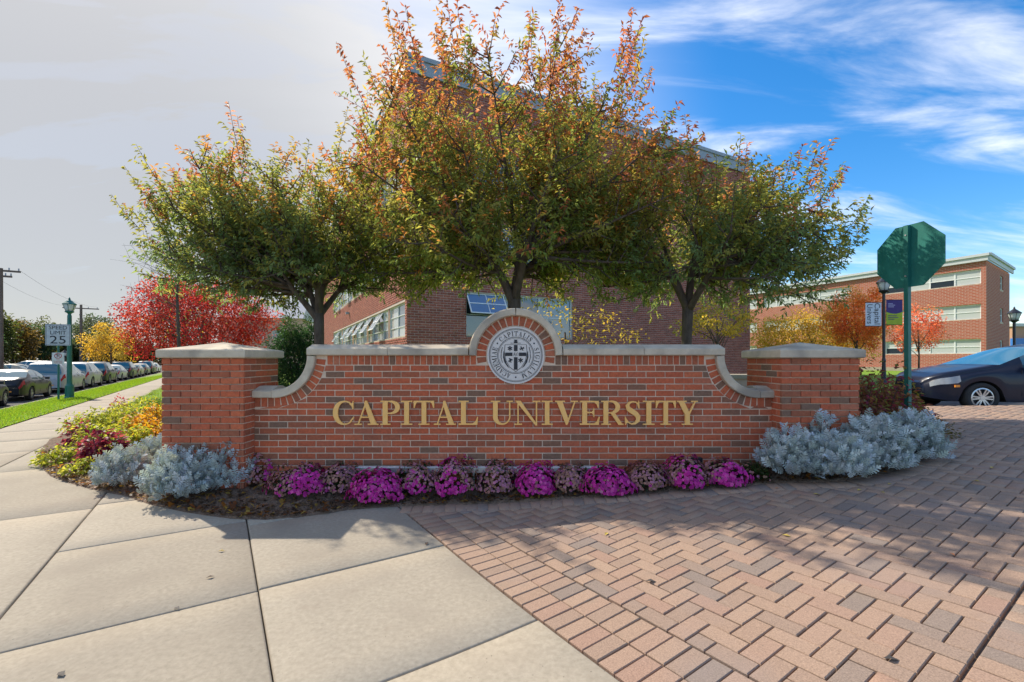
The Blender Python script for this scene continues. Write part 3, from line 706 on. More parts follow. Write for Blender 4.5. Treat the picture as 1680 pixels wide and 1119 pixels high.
for a in (33, 147, 270):
    c = (.235*math.cos(R(a)), .235*math.sin(R(a))); seal_poly([[(c[0]+.009*math.cos(t), c[1]+.009*math.sin(t)) for t in np.linspace(0, 2*np.pi, 13)[:-1]]], 'dot', M_INK, .0015)
sh = [(-.112, .112), (.112, .112), (.118, .03), (.10, -.06), (.06, -.125), (0, -.172), (-.06, -.125), (-.10, -.06), (-.118, .03)]
seal_poly([[(x*1.05, z*1.04) for x, z in sh]], 'shield_outline', M_INK, .0016); shd = seal_poly([sh], 'shield', M_STONEW, .003)
seal_poly([rect(-.02, -.155, .02, .11), rect(-.113, -.008, .113, .03)], 'cross', M_INK, .0042)
seal_poly([rect(-.034, -.02, .034, .044)], 'open_book', M_STONEW, .0056)
seal_poly([[(-.026, -.005), (-.02, -.005), (-.0145, .028), (-.018, .03)], [(-.009, -.005), (-.004, -.005), (-.012, .03), (-.016, .03)], rect(-.021, .005, -.008, .009), ell(.017, .014, .009, .013, -50, 230, lambda a: .004, 12), rect(.006, -.004, .014, 0), rect(.02, -.004, .028, 0), rect(-.001, -.018, .001, .042)], 'book_letters', M_INK, .0064)
def star(cx, cz, r, k, ph=0):
    o = []
    for i in range(k):
        a = ph+math.pi*i/k; dx, dz = math.cos(a)*r, math.sin(a)*r; px, pz = -math.sin(a)*.0045, math.cos(a)*.0045
        o.append([(cx-dx-px, cz-dz-pz), (cx+dx-px*1.6, cz+dz-pz*1.6), (cx+dx+px*1.6, cz+dz+pz*1.6), (cx-dx+px, cz-dz+pz)])
    return o
seal_poly(star(-.062, .072, .027, 3, R(30)), 'emblem', M_INK, .0044); seal_poly(star(.066, .072, .026, 2, R(30))+[rect(.04, .07, .092, .075)], 'emblem', M_INK, .0044)
seal_poly(star(-.058, -.055, .026, 2, R(20))+star(-.058, -.055, .02, 1, R(60)), 'emblem', M_INK, .0044); seal_poly(star(.052, -.055, .027, 3, R(30)), 'emblem', M_INK, .0044)
seal_poly([rect(-.055, .128, .055, .133), rect(-.02, .133, .02, .150), [(-.012, .15), (.012, .15), (.02, .168), (-.02, .168)]], 'crest', M_INK, .0018)
for s in (-1, 1):
    seal_poly([[(s*x, z) for x, z in q] for q in ([(.123, .02), (.131, .05), (.136, -.02), (.122, -.075), (.09, -.12), (.065, -.14), (.10, -.08), (.117, -.03)], [(.15, .06), (.155, .06), (.162, -.02), (.145, -.08), (.14, -.08), (.155, -.02)], [(.14, .09), (.146, .09), (.16, .03), (.155, .02)])], 'wing', M_INK, .0018)

# ------------------------------------------------------------ the two brick pillars
def pillar(x0, x1, y0, label, zb):
    dep = .70; zt = 1.437
    p = thing('brick_pillar', label, 'pillar', ((x0+x1)/2, y0+dep/2, zb), 'pillars at the ends of the sign wall'); I = invof(p)
    inner = x1 if x0 < 0 else x0
    hid = MB(); ncr = 22
    def face(w, fr, as_obj, ph, starts=0):
        for c in range(ncr):
            za = zt-.006-c*(BH+JT); zl = za-BH
            x = -(BL+JT)*(.5 if (c+ph) % 2 else 1)*1.0+(.0)
            x = 0-(0 if (c+ph) % 2 else (BL+JT)*.5)
            while x < w-.012:
                a, b = max(x, 0), min(x+BL, w)
                if b-a > .012:
                    V, F = brick_geo([(a, zl), (b, zl), (b, za), (a, za)], 0, fr=fr)
                    if as_obj:
                        me = bpy.data.meshes.new('brick'); me.from_pydata(V, [], F); me.materials.append(BR_O); me.update(); link(bpy.data.objects.new('brick', me), p, I)
                    else: hid.add(V, F, rnd=random.random())
                x += BL+JT
    face(x1-x0, lambda x, y, z: (x0+x, y0+y, z), True, 0)
    sd = 1 if inner == x1 else -1
    # side faces start behind the front bricks
    fr_in = (lambda x, y, z: (x1-y, y0+.0385+x, z)) if sd > 0 else (lambda x, y, z: (x0+y, y0+dep-x, z))
    face(dep-.0385, fr_in, True, 1)
    fr_out = (lambda x, y, z: (x0+y, y0+dep-x, z)) if sd > 0 else (lambda x, y, z: (x1-y, y0+.0385+x, z))
    face(dep-.0385, fr_out, False, 1)
    face(x1-x0-.09, lambda x, y, z: (x1-.045-x, y0+dep+.03-y, z), False, 0)
    hid.build('hidden_side_bricks', BR_A, p, I)['kind'] = 'stuff'
    m = MB(); m.box(((x0+x1)/2, y0+dep/2+.006, (zt-.2)/2+zb*0), (x1-x0-.013, dep-.02, zt+.2)); m.build('mortar_core', M_MORTAR, p, I)
    ov = .035; m = MB(); e = .01
    def ringp(o, z): return [(x0-o, y0-o, z), (x1+o, y0-o, z), (x1+o, y0+dep+.03+o, z), (x0-o, y0+dep+.03+o, z)]
    V = ringp(ov-e, zt)+ringp(ov, zt+e)+ringp(ov, zt+.078)+ringp(ov-e, zt+.088)+[((x0+x1)/2, y0+dep/2, zt+.175)]
    F = [(3, 2, 1, 0)]+[(4*k+i, 4*k+(i+1) % 4, 4*k+4+(i+1) % 4, 4*k+4+i) for k in range(3) for i in range(4)]+[(12+i, 12+(i+1) % 4, 16) for i in range(4)]
    m.add(V, F); m.build('cap_stone', M_LIME, p, I)
    return p
pillar(-3.618, -2.772, 4.70, 'square red brick pillar with pyramid stone cap, behind the left silver plants', 0)
pillar(2.797, 3.607, 4.72, 'square red brick pillar with pyramid stone cap, on the driveway side', 0)

# lighting strip and flood lamp at the foot of the wall
t = thing('light_strip', 'long low metal light fixture lying behind the chrysanthemums', 'light fixture', (-.4, 4.80, .2)); I = invof(t)
x0, x1 = -1.84, 1.03; m = MB(); m.box(((x0+x1)/2, 4.80, .262), (x1-x0, .075, .05)); m.build('housing', M_METAL, t, I)
m = MB(); m.box(((x0+x1)/2, 4.795, .2895), (x1-x0-.02, .05, .004)); m.build('lens', M_WHITE, t, I)
for k in range(5):
    m = MB(); m.bar((x0+.1+k*(x1-x0-.2)/4, 4.82, .02), (x0+.1+k*(x1-x0-.2)/4, 4.82, .24), .02); m.build('stake', M_METAL, t, I)
t = thing('flood_lamp', 'small black flood lamp on a stake near the wall foot', 'lamp', (1.93, 4.80, .2)); I = invof(t)
m = MB(); m.box((1.93, 4.80, .35), (.13, .07, .08)); m.build('housing', M_BLACKP, t, I)
m = MB(); m.box((1.93, 4.84, .35), (.11, .006, .06)); m.build('lens', M_GLASSD, t, I)
m = MB(); m.bar((1.93, 4.80, .1), (1.93, 4.80, .31), .02); m.build('stake', M_BLACKP, t, I)
# ------------------------------------------------------------ buildings
def opening_wall(m, p0, d, L_, z0, z1, ops, nrm, inset=.14):
    """wall sheet along d from p0, with rectangular openings (t0, t1, z0, z1) and their reveals"""
    ts = sorted({0, L_, *[q for o in ops for q in o[:2]]}); zs = sorted({z0, z1, *[q for o in ops for q in o[2:4]]})
    P = lambda t, z, k=0: (p0[0]+d[0]*t-nrm[0]*k, p0[1]+d[1]*t-nrm[1]*k, z)
    for a, b in zip(ts[:-1], ts[1:]):
        for c, e in zip(zs[:-1], zs[1:]):
            tm, zm = (a+b)/2, (c+e)/2
            if any(o[0] < tm < o[1] and o[2] < zm < o[3] for o in ops): continue
            m.add([P(a, c), P(b, c), P(b, e), P(a, e)], [(0, 1, 2, 3)])
    for a, b, c, e in ops:
        for q in (((a, c), (b, c)), ((b, c), (b, e)), ((b, e), (a, e)), ((a, e), (a, c))):
            m.add([P(*q[0]), P(*q[1]), P(*q[1], inset), P(*q[0], inset)], [(0, 1, 2, 3)])
def brick_skin(p0, d, L_, z0, z1, ops, nrm, bl, bh, jt, proud=.010):
    V = []; Rn = []
    nc = int((z1-z0)/(bh+jt))
    e = .004
    for c in range(nc):
        za = z0+c*(bh+jt); zb_ = za+bh; x = -(bl+jt)*(.5 if c % 2 else 0)
        cut = [(o[0], o[1]) for o in ops if o[2] < zb_ and o[3] > za]
        while x < L_:
            iv = [(max(x, 0), min(x+bl, L_))]
            for o in cut:
                nv = []
                for a, b in iv:
                    if b <= o[0] or a >= o[1]: nv.append((a, b))
                    else:
                        if a < o[0]: nv.append((a, o[0]))
                        if b > o[1]: nv.append((o[1], b))
                iv = nv
            for a, b in iv:
                if b-a > .03:
                    pr = proud+random.gauss(0, .001)
                    for t, z, k in ((a, za, 0), (b, za, 0), (b, zb_, 0), (a, zb_, 0), (a+e, za+e, pr), (b-e, za+e, pr), (b-e, zb_-e, pr), (a+e, zb_-e, pr)):
                        V.append((p0[0]+d[0]*t+nrm[0]*k, p0[1]+d[1]*t+nrm[1]*k, z))
                    r = random.random(); Rn += [r]*8
            x += bl+jt
    n = len(V)//8; base = np.arange(n)*8
    q = np.array([(4, 5, 6, 7), (0, 1, 5, 4), (1, 2, 6, 5), (2, 3, 7, 6), (3, 0, 4, 7)])
    F = (base[:, None, None]+q[None]).reshape(-1, 4)
    return V, F, Rn
def window(parent, inv, p0, d, nrm, t0, t1, z0, z1, cols, rows, inset=.12, fw=.05, panes=None, open_cols=(), pane_rows=None, fmat=None):
    """a window: frame with its bars, and every pane as a piece"""
    fmat = fmat or M_WHITE
    P = lambda t, z, k=0: Vector((p0[0]+d[0]*t-nrm[0]*k, p0[1]+d[1]*t-nrm[1]*k, z))
    m = MB(); up = (nrm[0], nrm[1], 0)
    def hb(a, b, z, w_, k=0): m.bar(P(a, z, inset+k), P(b, z, inset+k), w_, .06, up=up)
    def vb(t, c, e, w_, k=0): m.bar(P(t, c, inset+k), P(t, e, inset+k), w_, .06+.004, up=up)
    hb(t0, t1, z0+fw/2, fw); hb(t0, t1, z1-fw/2, fw)
    ws = (t1-t0)/cols; hs = (z1-z0)/rows
    for c in range(cols+1): vb(t0+c*ws+(fw/2 if c == 0 else -fw/2 if c == cols else 0), z0, z1, fw)
    for r in range(1, rows): hb(t0+fw, t1-fw, z0+r*hs, fw*.7, .003)
    w_ = m.build('window', fmat, parent, inv)
    m2 = MB(); m2.bar(P(t0-.04, z0-.035, inset/2-.03), P(t1+.04, z0-.035, inset/2-.03), .06, inset+.06, up=(0, 0, 1)); m2.build('sill', M_LIME, w_)
    for c in range(cols):
        for r in range(rows):
            a, b = t0+c*ws+.01, t0+(c+1)*ws-.01; e, f = z0+r*hs+.01, z0+(r+1)*hs-.01
            mt = panes(c, r) if panes else M_GLASS
            if c in open_cols and r > 0: mt = M_GLASSD
            q = MB(); k = inset+.012; q.add([P(a, e, k), P(b, e, k), P(b, f, k), P(a, f, k)], [(0, 1, 2, 3)]); q.build('pane', mt, w_)
    for c in open_cols:      # awning sash tilted outwards, hung from the head
        a, b = t0+c*ws+.05, t0+(c+1)*ws-.05; zt, zl = z1-.06, z0+hs*.85+.02; hh = zt-zl; tilt = R(32)
        T = lambda t, u: P(t, zt-u*math.cos(tilt), inset-.05-u*math.sin(tilt))
        q = MB(); up2 = (nrm[0], nrm[1], .6)
        for u in (0, hh*.5, hh): q.bar(T(a, u), T(b, u), .05, .03, up=up2)
        for t in (a, (a+b)/2, b): q.bar(T(t, 0), T(t, hh), .05 if t != (a+b)/2 else .03, .032, up=up2)
        s_ = q.build('open_sash', fmat, w_)
        q = MB(); q.add([T(a, 0), T(b, 0), T(b, hh), T(a, hh)], [(0, 1, 2, 3)]); q.build('sash_pane', M_BLUEGL if parent.get('blue') else M_GLASSB, w_)
    return w_

# main hall: its corner stands behind the middle tree
H0 = Vector((-4.26, 18.5)); dR = Vector((.882, .471)).normalized(); nR = Vector((dR.y, -dR.x)); dL = Vector((-.463, .886)).normalized(); nL = Vector((-dL.y, dL.x))
hall = thing('brick_hall', 'tall red brick hall with grey roof fascia rising behind the trees', 'building', (H0.x, H0.y, 0)); HI = invof(hall)
ZT = 13.2
rw = [(2.59, 8.19, 2.45, 4.35), (2.59, 8.19, 5.65, 7.45), (2.59, 8.19, 8.85, 10.65)]
lw = [(.32, 3.46, 2.36, 3.82), (3.46, 9.05, 2.36, 3.82), (9.05, 14.6, 2.36, 3.82), (14.6, 20.2, 2.36, 3.82), (20.2, 25.8, 2.36, 3.82)]
lw += [(a, b, c+3.2*k, e+3.2*k) for (a, b, c, e) in lw for k in (1, 2)]
m = MB(); opening_wall(m, H0, dR, 21.9, -.3, ZT, rw, nR); E1 = H0+dR*21.9
opening_wall(m, H0, dL, 46, -.3, ZT, lw, nL); E2 = H0+dL*46; E3 = E1+dL*46
for a, b in ((E1, E3), (E3, E2)): m.add([(a.x, a.y, -.3), (b.x, b.y, -.3), (b.x, b.y, ZT), (a.x, a.y, ZT)], [(0, 1, 2, 3)])
m.add([(q.x, q.y, ZT) for q in (H0, E1, E3, E2)], [(0, 1, 2, 3)])
m.build('wall', M_FMORTAR, hall, HI)
for nm, d, n_, ln, op, z_lo in (('facade_bricks', dR, nR, 21.9, rw, -.3), ('side_bricks', dL, nL, 46, lw, .9)):
    V, F, Rn = brick_skin(H0, d, ln, z_lo, ZT, op, n_, .300, .092, .012)
    link(bpy.data.objects.new(nm, np_mesh(nm, V, F, FB_A, rnd=Rn)), hall, HI)['kind'] = 'stuff'
m = MB()
def fascia(m, pts, z0, z1, out_):
    for (a, b, n_) in pts:
        t = (b-a).normalized(); a2 = a+n_*out_-t*0; b2 = b+n_*out_
        m.bar((a2.x-t.x*out_, a2.y-t.y*out_, (z0+z1)/2), (b2.x+t.x*out_, b2.y+t.y*out_, (z0+z1)/2), .12, z1-z0, up=(0, 0, 1))
fascia(m, [(H0, E1, nR), (H0, E2, nL), (E1, E3, dR)], ZT-.1, ZT+.62, .05); m.build('roof_fascia', M_FASC, hall, HI)
m = MB(); fascia(m, [(H0, E1, nR), (H0, E2, nL), (E1, E3, dR)], ZT+.45, ZT+.64, .11); m.build('roof_edge', M_FASC, hall, HI)
hall['blue'] = 1
for k, (a, b, c, e) in enumerate(rw):
    window(hall, HI, H0, dR, nR, a, b, c, e, 3, 2, panes=lambda c, r: (M_GLASSD, M_GLASSD, M_GLASS)[c], open_cols=(0,) if k == 0 else ())
del hall['blue']
for (a, b, c, e) in lw:
    big = b-a < 4
    window(hall, HI, H0, dL, nL, a, b, c, e, 2 if big else 4, 3, panes=lambda c, r: random.choice([M_GLASSB, M_GLASSB, M_GLASS]), open_cols=() if big else ((1, 3) if a < 10 else (1,)))
q = H0+dL*16+nL*.02; m = MB(); m.box((q.x+nL.x*.12, q.y+nL.y*.12, 4.75), (.22, .22, .16), rz=math.atan2(nL.y, nL.x)); m.build('wall_lamp', M_FASC, hall, HI)

# far brick building on the right, three storeys
B0 = Vector((43.74, 42.0)); eL = Vector((-.409, .913)).normalized(); eN = Vector((-eL.y, eL.x)); eN = eN if eN.y < 0 or eN.x < 0 else -eN
eR = Vector((.817, .576)).normalized(); eM = Vector((eR.y, -eR.x))
zg = .15; far_b = thing('brick_building', 'three storey brick building with ribbon windows beyond the lawn', 'building', (B0.x, B0.y, zg)); FI = invof(far_b)
M_FARB = noise_mat('far_brick', (.33, .14, .095), (.42, .19, .13), 1.5, .9, .0)
mm = M_FARB; n_, l_ = mm.node_tree.nodes, mm.node_tree.links
tcn = n_.new('ShaderNodeTexCoord'); bt = n_.new('ShaderNodeTexBrick'); bt.inputs['Color1'].default_value = (.34, .075, .042, 1); bt.inputs['Color2'].default_value = (.40, .10, .06, 1); bt.inputs['Mortar'].default_value = (.42, .31, .25, 1)
bt.inputs['Scale'].default_value = 1; bt.inputs['Brick Width'].default_value = .42; bt.inputs['Row Height'].default_value = .14; bt.inputs['Mortar Size'].default_value = .02
l_.new(tcn.outputs['UV'], bt.inputs['Vector']); l_.new(bt.outputs[0], n_['Principled BSDF'].inputs['Base Color'])
zt = EYE+9.15
gl = [(.35, 8.1), (11.4, 22.5), (23.5, 30)]
rowz = [(EYE+.52, EYE+1.94), (EYE+3.76, EYE+5.2), (EYE+7.03, EYE+8.47)]
fo = [(a, b, c, e) for a, b in gl for c, e in rowz]; so_ = [(6.4, 8.0, c, e) for c, e in rowz]
def wall_uv(name, p0, d, L_, z0, z1, ops, n2, mat):
    m = MB(); opening_wall(m, p0, d, L_, z0, z1, ops, n2, .25); me = m.mesh(name, mat); uv = me.uv_layers.new(name='UVMap')
    for lp in me.loops:
        v = me.vertices[lp.vertex_index].co; uv.data[lp.index].uv = ((v.x-p0[0])*d[0]+(v.y-p0[1])*d[1], v.z)
    return link(bpy.data.objects.new(name, me), far_b, FI)
wall_uv('front_wall', B0, eL, 34, zg-.5, zt, fo, eN, M_FARB); wall_uv('end_wall', B0, eR, 11.5, zg-.5, zt, so_, eM, M_FARB)
m = MB(); C1, C2 = B0+eL*34, B0+eR*11.5; C3 = C1+eR*11.5
for a, b in ((C1, C3), (C3, C2)): m.add([(a.x, a.y, zg), (b.x, b.y, zg), (b.x, b.y, zt), (a.x, a.y, zt)], [(0, 1, 2, 3)])
m.build('rear_wall', M_FARB, far_b, FI)
m = MB(); m.add([(q.x, q.y, zt+.1) for q in (B0, C2, C3, C1)], [(0, 1, 2, 3)]); m.build('roof', M_FASC, far_b, FI)
M_PALEF = flat('pale_fascia', (.50, .53, .54), .6)
m = MB(); fascia(m, [(B0, C1, eN), (B0, C2, eM)], zt-.02, zt+.62, .22); m.build('roof_fascia', M_PALEF, far_b, FI)
m = MB(); fascia(m, [(B0, C1, eN), (B0, C2, eM)], zt+.40, zt+.64, .34); m.build('roof_edge', M_PALEF, far_b, FI)
m = MB(); m.bar((*(B0+eN*.12), zg+.2), (*(C1+eN*.12), zg+.2), .2, .5); m.build('plinth', M_CONC, far_b, FI)
random.seed(5)
for i, (a, b, c, e) in enumerate(fo):
    nco = max(2, round((b-a)/1.9))
    window(far_b, FI, B0, eL, eN, a, b, c, e, nco, 2, inset=.18, fw=.11, panes=lambda c, r: random.choice([M_GLASSB, M_GLASSB, M_GLASSB, M_GLASSD]) if r == 0 else M_GLASSB)
for (a, b, c, e) in so_: window(far_b, FI, B0, eR, eM, a, b, c, e, 1, 2, inset=.12, fw=.09, panes=lambda c, r: M_GLASS)
# low wing seen past the left tree, and a bright shop front far right
def simple_block(name, label, p, d, ln, dep, h, roofh, wallm, roofm, wz=None):
    d = Vector(d).normalized(); n2 = Vector((d.y, -d.x)); p = Vector(p)
    t = thing(name, label, 'building', (p.x, p.y, 0)); I = invof(t); ops = [(1+k*3, 2.9+k*3, 1.4, 2.8) for k in range(int(ln/3))] if wz is None else wz
    m = MB(); opening_wall(m, p, d, ln, -.3, h, ops, n2); a, b = p+d*ln, p-n2*dep
    c = a-n2*dep
    for u, v in ((a, c), (c, b), (b, p)): m.add([(u.x, u.y, -.3), (v.x, v.y, -.3), (v.x, v.y, h), (u.x, u.y, h)], [(0, 1, 2, 3)])
    m.build('wall', wallm, t, I)
    m = MB(); o = .35; q = [p-d*o+n2*o, a+d*o+n2*o, c+d*o-n2*o, b-d*o-n2*o]; r0, r1 = (q[0]+q[3])/2, (q[1]+q[2])/2
    V = [(u.x, u.y, h) for u in q]+[(r0.x, r0.y, h+roofh), (r1.x, r1.y, h+roofh)]
    m.add(V, [(0, 1, 5, 4), (2, 3, 4, 5), (0, 4, 3), (1, 2, 5), (3, 2, 1, 0)]); m.build('roof', roofm, t, I)
    for (u, v, e, f) in ops: window(t, I, p, d, n2, u, v, e, f, 2, 2, inset=.1, fw=.07, panes=lambda c, r: M_GLASS)
    return t
M_ROOFG = flat('grey_roof', (.33, .35, .38), .7)
simple_block('campus_wing', 'low brick wing with grey roof seen between the red maple and the hall', (-42.5, 66), (1, .25), 11, 9, 7.6, 3.2, M_FARB, M_ROOFG, wz=[(1+k*3, 2.9+k*3, 1.4+3*j, 2.8+3*j) for k in range(3) for j in range(2)])
M_BLUE = flat('blue_panel', (.03, .16, .50), .4); M_BRN = flat('tan_wall', (.42, .24, .16), .8)
t = thing('shop', 'distant tan building with blue awning at the right edge', 'building', (86, 76, 0)); I = invof(t)
m = MB(); m.box((88, 80, 3.4), (9, 8, 7.4)); m.build('wall', M_BRN, t, I)
m = MB(); m.box((86.5, 75.7, 4.3), (6.5, .8, 1.3)); m.build('awning', M_BLUE, t, I)
m = MB(); m.box((88, 80, 7.2), (9.6, 8.6, .5)); m.build('roof', M_PALEF, t, I)
for k in range(2):
    m = MB(); m.box((85.6+k*2.4, 75.96, 2.0), (1.8, .1, 2.2)); m.build('window', M_GLASS, t, I)
# low planter wall behind the right end of the sign wall
t = thing('planter_wall', 'low dark brick planter with pale cap between sign wall and pillar', 'planter', (3.9, 8.2, .2)); I = invof(t)
m = MB(); m.box((4.05, 8.5, .6), (1.1, .5, .95)); m.build('body', M_FARB, t, I); m = MB(); m.box((4.05, 8.5, 1.11), (1.2, .6, .07)); m.build('cap', M_CONC, t, I)

# ------------------------------------------------------------ leaves and trees
def unit(a): return a/np.maximum(np.linalg.norm(a, axis=-1, keepdims=True), 1e-9)
def leaf_verts(P, D, U, Ln, Wd, fold=.12, bend=.15):
    D = unit(D); S = unit(np.cross(D, U)); Nn = np.cross(S, D); Ln = Ln[:, None]; Wd = Wd[:, None]
    tip = P+D*Ln-Nn*Ln*bend
    mid = P+D*Ln*.45
    V = np.stack([P, mid+S*Wd/2+Nn*Ln*fold, tip, mid-S*Wd/2+Nn*Ln*fold], 1)
    n = len(P); b = np.arange(n)[:, None]*4
    F = np.concatenate([b+np.array([[0, 1, 2]]), b+np.array([[0, 2, 3]])])
    return V.reshape(-1, 3), F
def leaves(name, P, D, Ln, Wd, C, mat, parent, inv, fold=.12, bend=.15, U=None):
    P = np.asarray(P, float); n = len(P)
    U = rng.normal(0, .45, (n, 3))+[0, 0, 1] if U is None else U
    V, F = leaf_verts(P, np.asarray(D, float), U, np.broadcast_to(Ln, n).astype(float), np.broadcast_to(Wd, n).astype(float), fold, bend)
    return link(bpy.data.objects.new(name, np_mesh(name, V, F, mat, np.repeat(C, 4, 0))), parent, inv)
def bez(a, b, c, n):
    t = np.linspace(0, 1, n)[:, None]; return (1-t)**2*a+2*t*(1-t)*b+t*t*c
def pick(pal, n): return np.array(pal)[rng.integers(0, len(pal), n)]
def cherry(label, x, y, fork, cen, rad, seed, nl, colf, sprigs=60, dens=1.0, tr=.085, dn=.9):
    global rng
    rng = np.random.default_rng(seed); z0 = gz(x, y)
    t = thing('ornamental_tree', label, 'tree', (x, y, z0), 'trees behind the sign wall'); I = invof(t)
    base = np.array([x, y, z0]); cen = np.array(cen)+[x, y, 0]; rad = np.array(rad, float); fk = base+[rng.normal(0, .04), 0, fork]
    tb = MB(); tp = bez(base-[0, 0, .1], base+[.03, 0, fork*.5], fk, 7); tb.tube(tp, [tr*1.25, tr*1.08, tr, tr*.95, tr*.93, tr*.95, tr], 12); tb.build('trunk', M_BARK, t, I, sm=True)
    lim = MB(); tw = MB(); LP = []; LD = []; LC = []
    def leafy(path, col, sp=.03, start=.1):
        seg = np.linalg.norm(np.diff(path, axis=0), axis=1); cum = np.concatenate([[0], np.cumsum(seg)]); ln = cum[-1]
        k = max(2, int(ln*(1-start)/sp*dens)); d = ln*start+np.arange(k)*ln*(1-start)/k+rng.uniform(0, .01, k)
        pos = np.stack([np.interp(d, cum, path[:, a]) for a in range(3)], 1); tg = unit(np.stack([np.interp(d, cum, np.gradient(path[:, a])) for a in range(3)], 1))
        sd = unit(np.cross(tg, rng.normal(0, 1, (k, 3))))
        LP.append(pos); LD.append(tg*.55+sd*.75+np.array([0, 0, -.38])+rng.normal(0, .18, (k, 3))); LC.append(np.clip(col*rng.uniform(.75, 1.25, (k, 1))+rng.normal(0, .006, (k, 3)), .005, .8))
    def rd(p): return np.array([rad[0], rad[1], rad[2] if p[2] > cen[2] else dn])
    def el(p):
        q_ = np.abs((p-cen)/rd(p)); return (np.hypot(q_[0], q_[1])**2.7+q_[2]**2.7)**(1/2.7)
    scf = []
    for i in range(5):               # main forks
        az = 2*np.pi*(i+rng.uniform(-.2, .2))/5; e_ = R(rng.uniform(38, 68)) if i else R(82); l_ = rng.uniform(.5, .95)
        sd_ = np.array([np.cos(az)*np.cos(e_), np.sin(az)*np.cos(e_), np.sin(e_)]); p_ = fk+sd_*l_; scf.append((p_, sd_))
        lim.tube(bez(fk-np.array([0, 0, rng.uniform(.02, .22)]), fk+sd_*l_*.45-np.array([0, 0, .04]), p_, 7), list(np.linspace(tr*.72, tr*.42, 7)), 9)
    for i in range(nl):
        az = 2*np.pi*(i*.381966*1.0)+rng.normal(0, .15); q = (i+.5)/nl; se = -.55+1.53*q; ce = max(0, 1-min(1, abs(se))**2.7)**(1/2.7); dirv = np.array([np.cos(az)*ce, np.sin(az)*ce, min(1, se)])
        end = cen+np.array([rad[0], rad[1], rad[2] if dirv[2] > 0 else dn])*dirv*rng.uniform(.72, .98)
        if end[2] < fk[2]-.05: end[2] = fk[2]-.05+rng.uniform(0, .2)
        de = unit(end-fk); best = max(scf, key=lambda q_: (q_[1]@de)); st = fk+(best[0]-fk)*rng.uniform(.55, 1.0)
        ctrl = st+(end-st)*.45+np.array([dirv[0]*.15, dirv[1]*.15, rng.uniform(-.05, .2)-.25*max(0, .3-dirv[2])])
        path = bez(st, ctrl, end, 14); L1 = np.linalg.norm(end-st)
        lim.tube(path, list(np.linspace(tr*.34, .006, 14)), 6)
        n2 = int(L1/.14)
        for j in range(n2):
            u = .16+.84*(j+rng.random())/n2; p = path[min(13, int(u*13))]; tg = unit(path[min(13, int(u*13)+1)]-path[max(0, int(u*13)-1)])
            sd = unit(np.cross(tg, rng.normal(0, 1, 3))); ln = rng.uniform(.4, 1.0)*(1.15-.45*u)
            e2 = p+(tg*.5+sd*.9+np.array([0, 0, .32]))*ln
            if el(e2) > 1.06: e2 = p+(e2-p)*.5
            if e2[2] < fk[2]-.3: e2[2] = fk[2]-.3+rng.uniform(0, .35)
            pa = bez(p, p+(e2-p)*.5+np.array([0, 0, -.05]), e2, 6); tw.tube(pa, list(np.linspace(.012, .004, 6)), 4, cap=False)
            n3 = max(2, int(np.linalg.norm(e2-p)/.085))
            for k in range(n3):
                u3 = (k+rng.random())/n3; p3 = pa[min(5, int(u3*5.99))]; sd = unit(np.cross(e2-p, rng.normal(0, 1, 3)))
                l3 = rng.uniform(.16, .46); e3 = p3+(unit(e2-p)*.45+sd*.7+np.array([0, 0, .38]))*l3
                if el(e3) > 1.12: continue
                pb = bez(p3, p3+(e3-p3)*.5-np.array([0, 0, .02]), e3, 5)
                leafy(pb, colf(e3, cen, rad, rng))
                if rng.random() < .35: tw.tube(pb[::2], [.004, .003, .002], 3, cap=False)
            leafy(pa[2:], colf(e2, cen, rad, rng), .04)
    for i in range(sprigs):              # long upright shoots that break the outline
        a = rng.uniform(0, 2*np.pi); se = rng.uniform(.15, .98); ce = (1-se**2.7)**(1/2.7); dv = np.array([np.cos(a)*ce, np.sin(a)*ce, se])
        p = cen+rad*dv*rng.uniform(.82, .95); ln = rng.uniform(.25, .75); out_ = unit(dv*rad)
        e = p+(out_*rng.uniform(.35, .8)+np.array([0, 0, .75]))*ln
        pb = bez(p, p+(e-p)*.5+out_*.06, e, 7); tw.tube(pb, list(np.linspace(.006, .002, 7)), 3, cap=False); leafy(pb, colf(e, cen, rad, rng), .027, .0)
        for q in range(3):
            p2 = pb[1+q]; e2 = p2+(unit(e-p)*.7+unit(np.cross(e-p, rng.normal(0, 1, 3)))*.6)*ln*.4; leafy(bez(p2, (p2+e2)/2, e2, 4), colf(e2, cen, rad, rng), .03)
    lim.build('limbs', M_BARK, t, I, sm=True); tw.build('twigs', M_TWIG, t, I)
    P = np.concatenate(LP); D = np.concatenate(LD); C = np.concatenate(LC); n = len(P)
    leaves('crown', P, D, rng.uniform(.055, .112, n), rng.uniform(.022, .037, n), C, M_LEAF, t, I, fold=.1, bend=.2)
    return n
GRN = np.array([.22, .27, .08]); DGR = np.array([.20, .27, .13]); OLV = np.array([.33, .31, .09]); YEL = np.array([.46, .33, .08]); ORG = np.array([.50, .23, .08]); RST = np.array([.43, .14, .085]); PNK = np.array([.52, .24, .19])
def autumn(turn, green):
    def f(p, cen, rad, rg):
        h = (p[2]-cen[2])/rad[2]; r = np.sqrt((((p-cen)/rad)**2).sum()); a = turn+.62*h+.35*(r-.6)+rg.normal(0, .22)
        if a < .25: return green if rg.random() < .8 else OLV
        if a < .5: return (GRN, OLV, OLV)[rg.integers(3)]
        if a < .75: return (OLV, OLV, GRN, ORG)[rg.integers(4)]
        if a < 1.0: return (YEL, ORG, RST, RST, OLV)[rg.integers(5)]
        return (ORG, RST, ORG, PNK)[rng.integers(4)]
    return f
cnt = cherry('broad tree turning orange, its trunk behind the round seal', .03, 7.0, 2.42, (-.08, .2, 3.2), (2.8, 1.8, 3.2), 11, 40, autumn(.29, GRN), 100, 1.25, .105, 1.0)
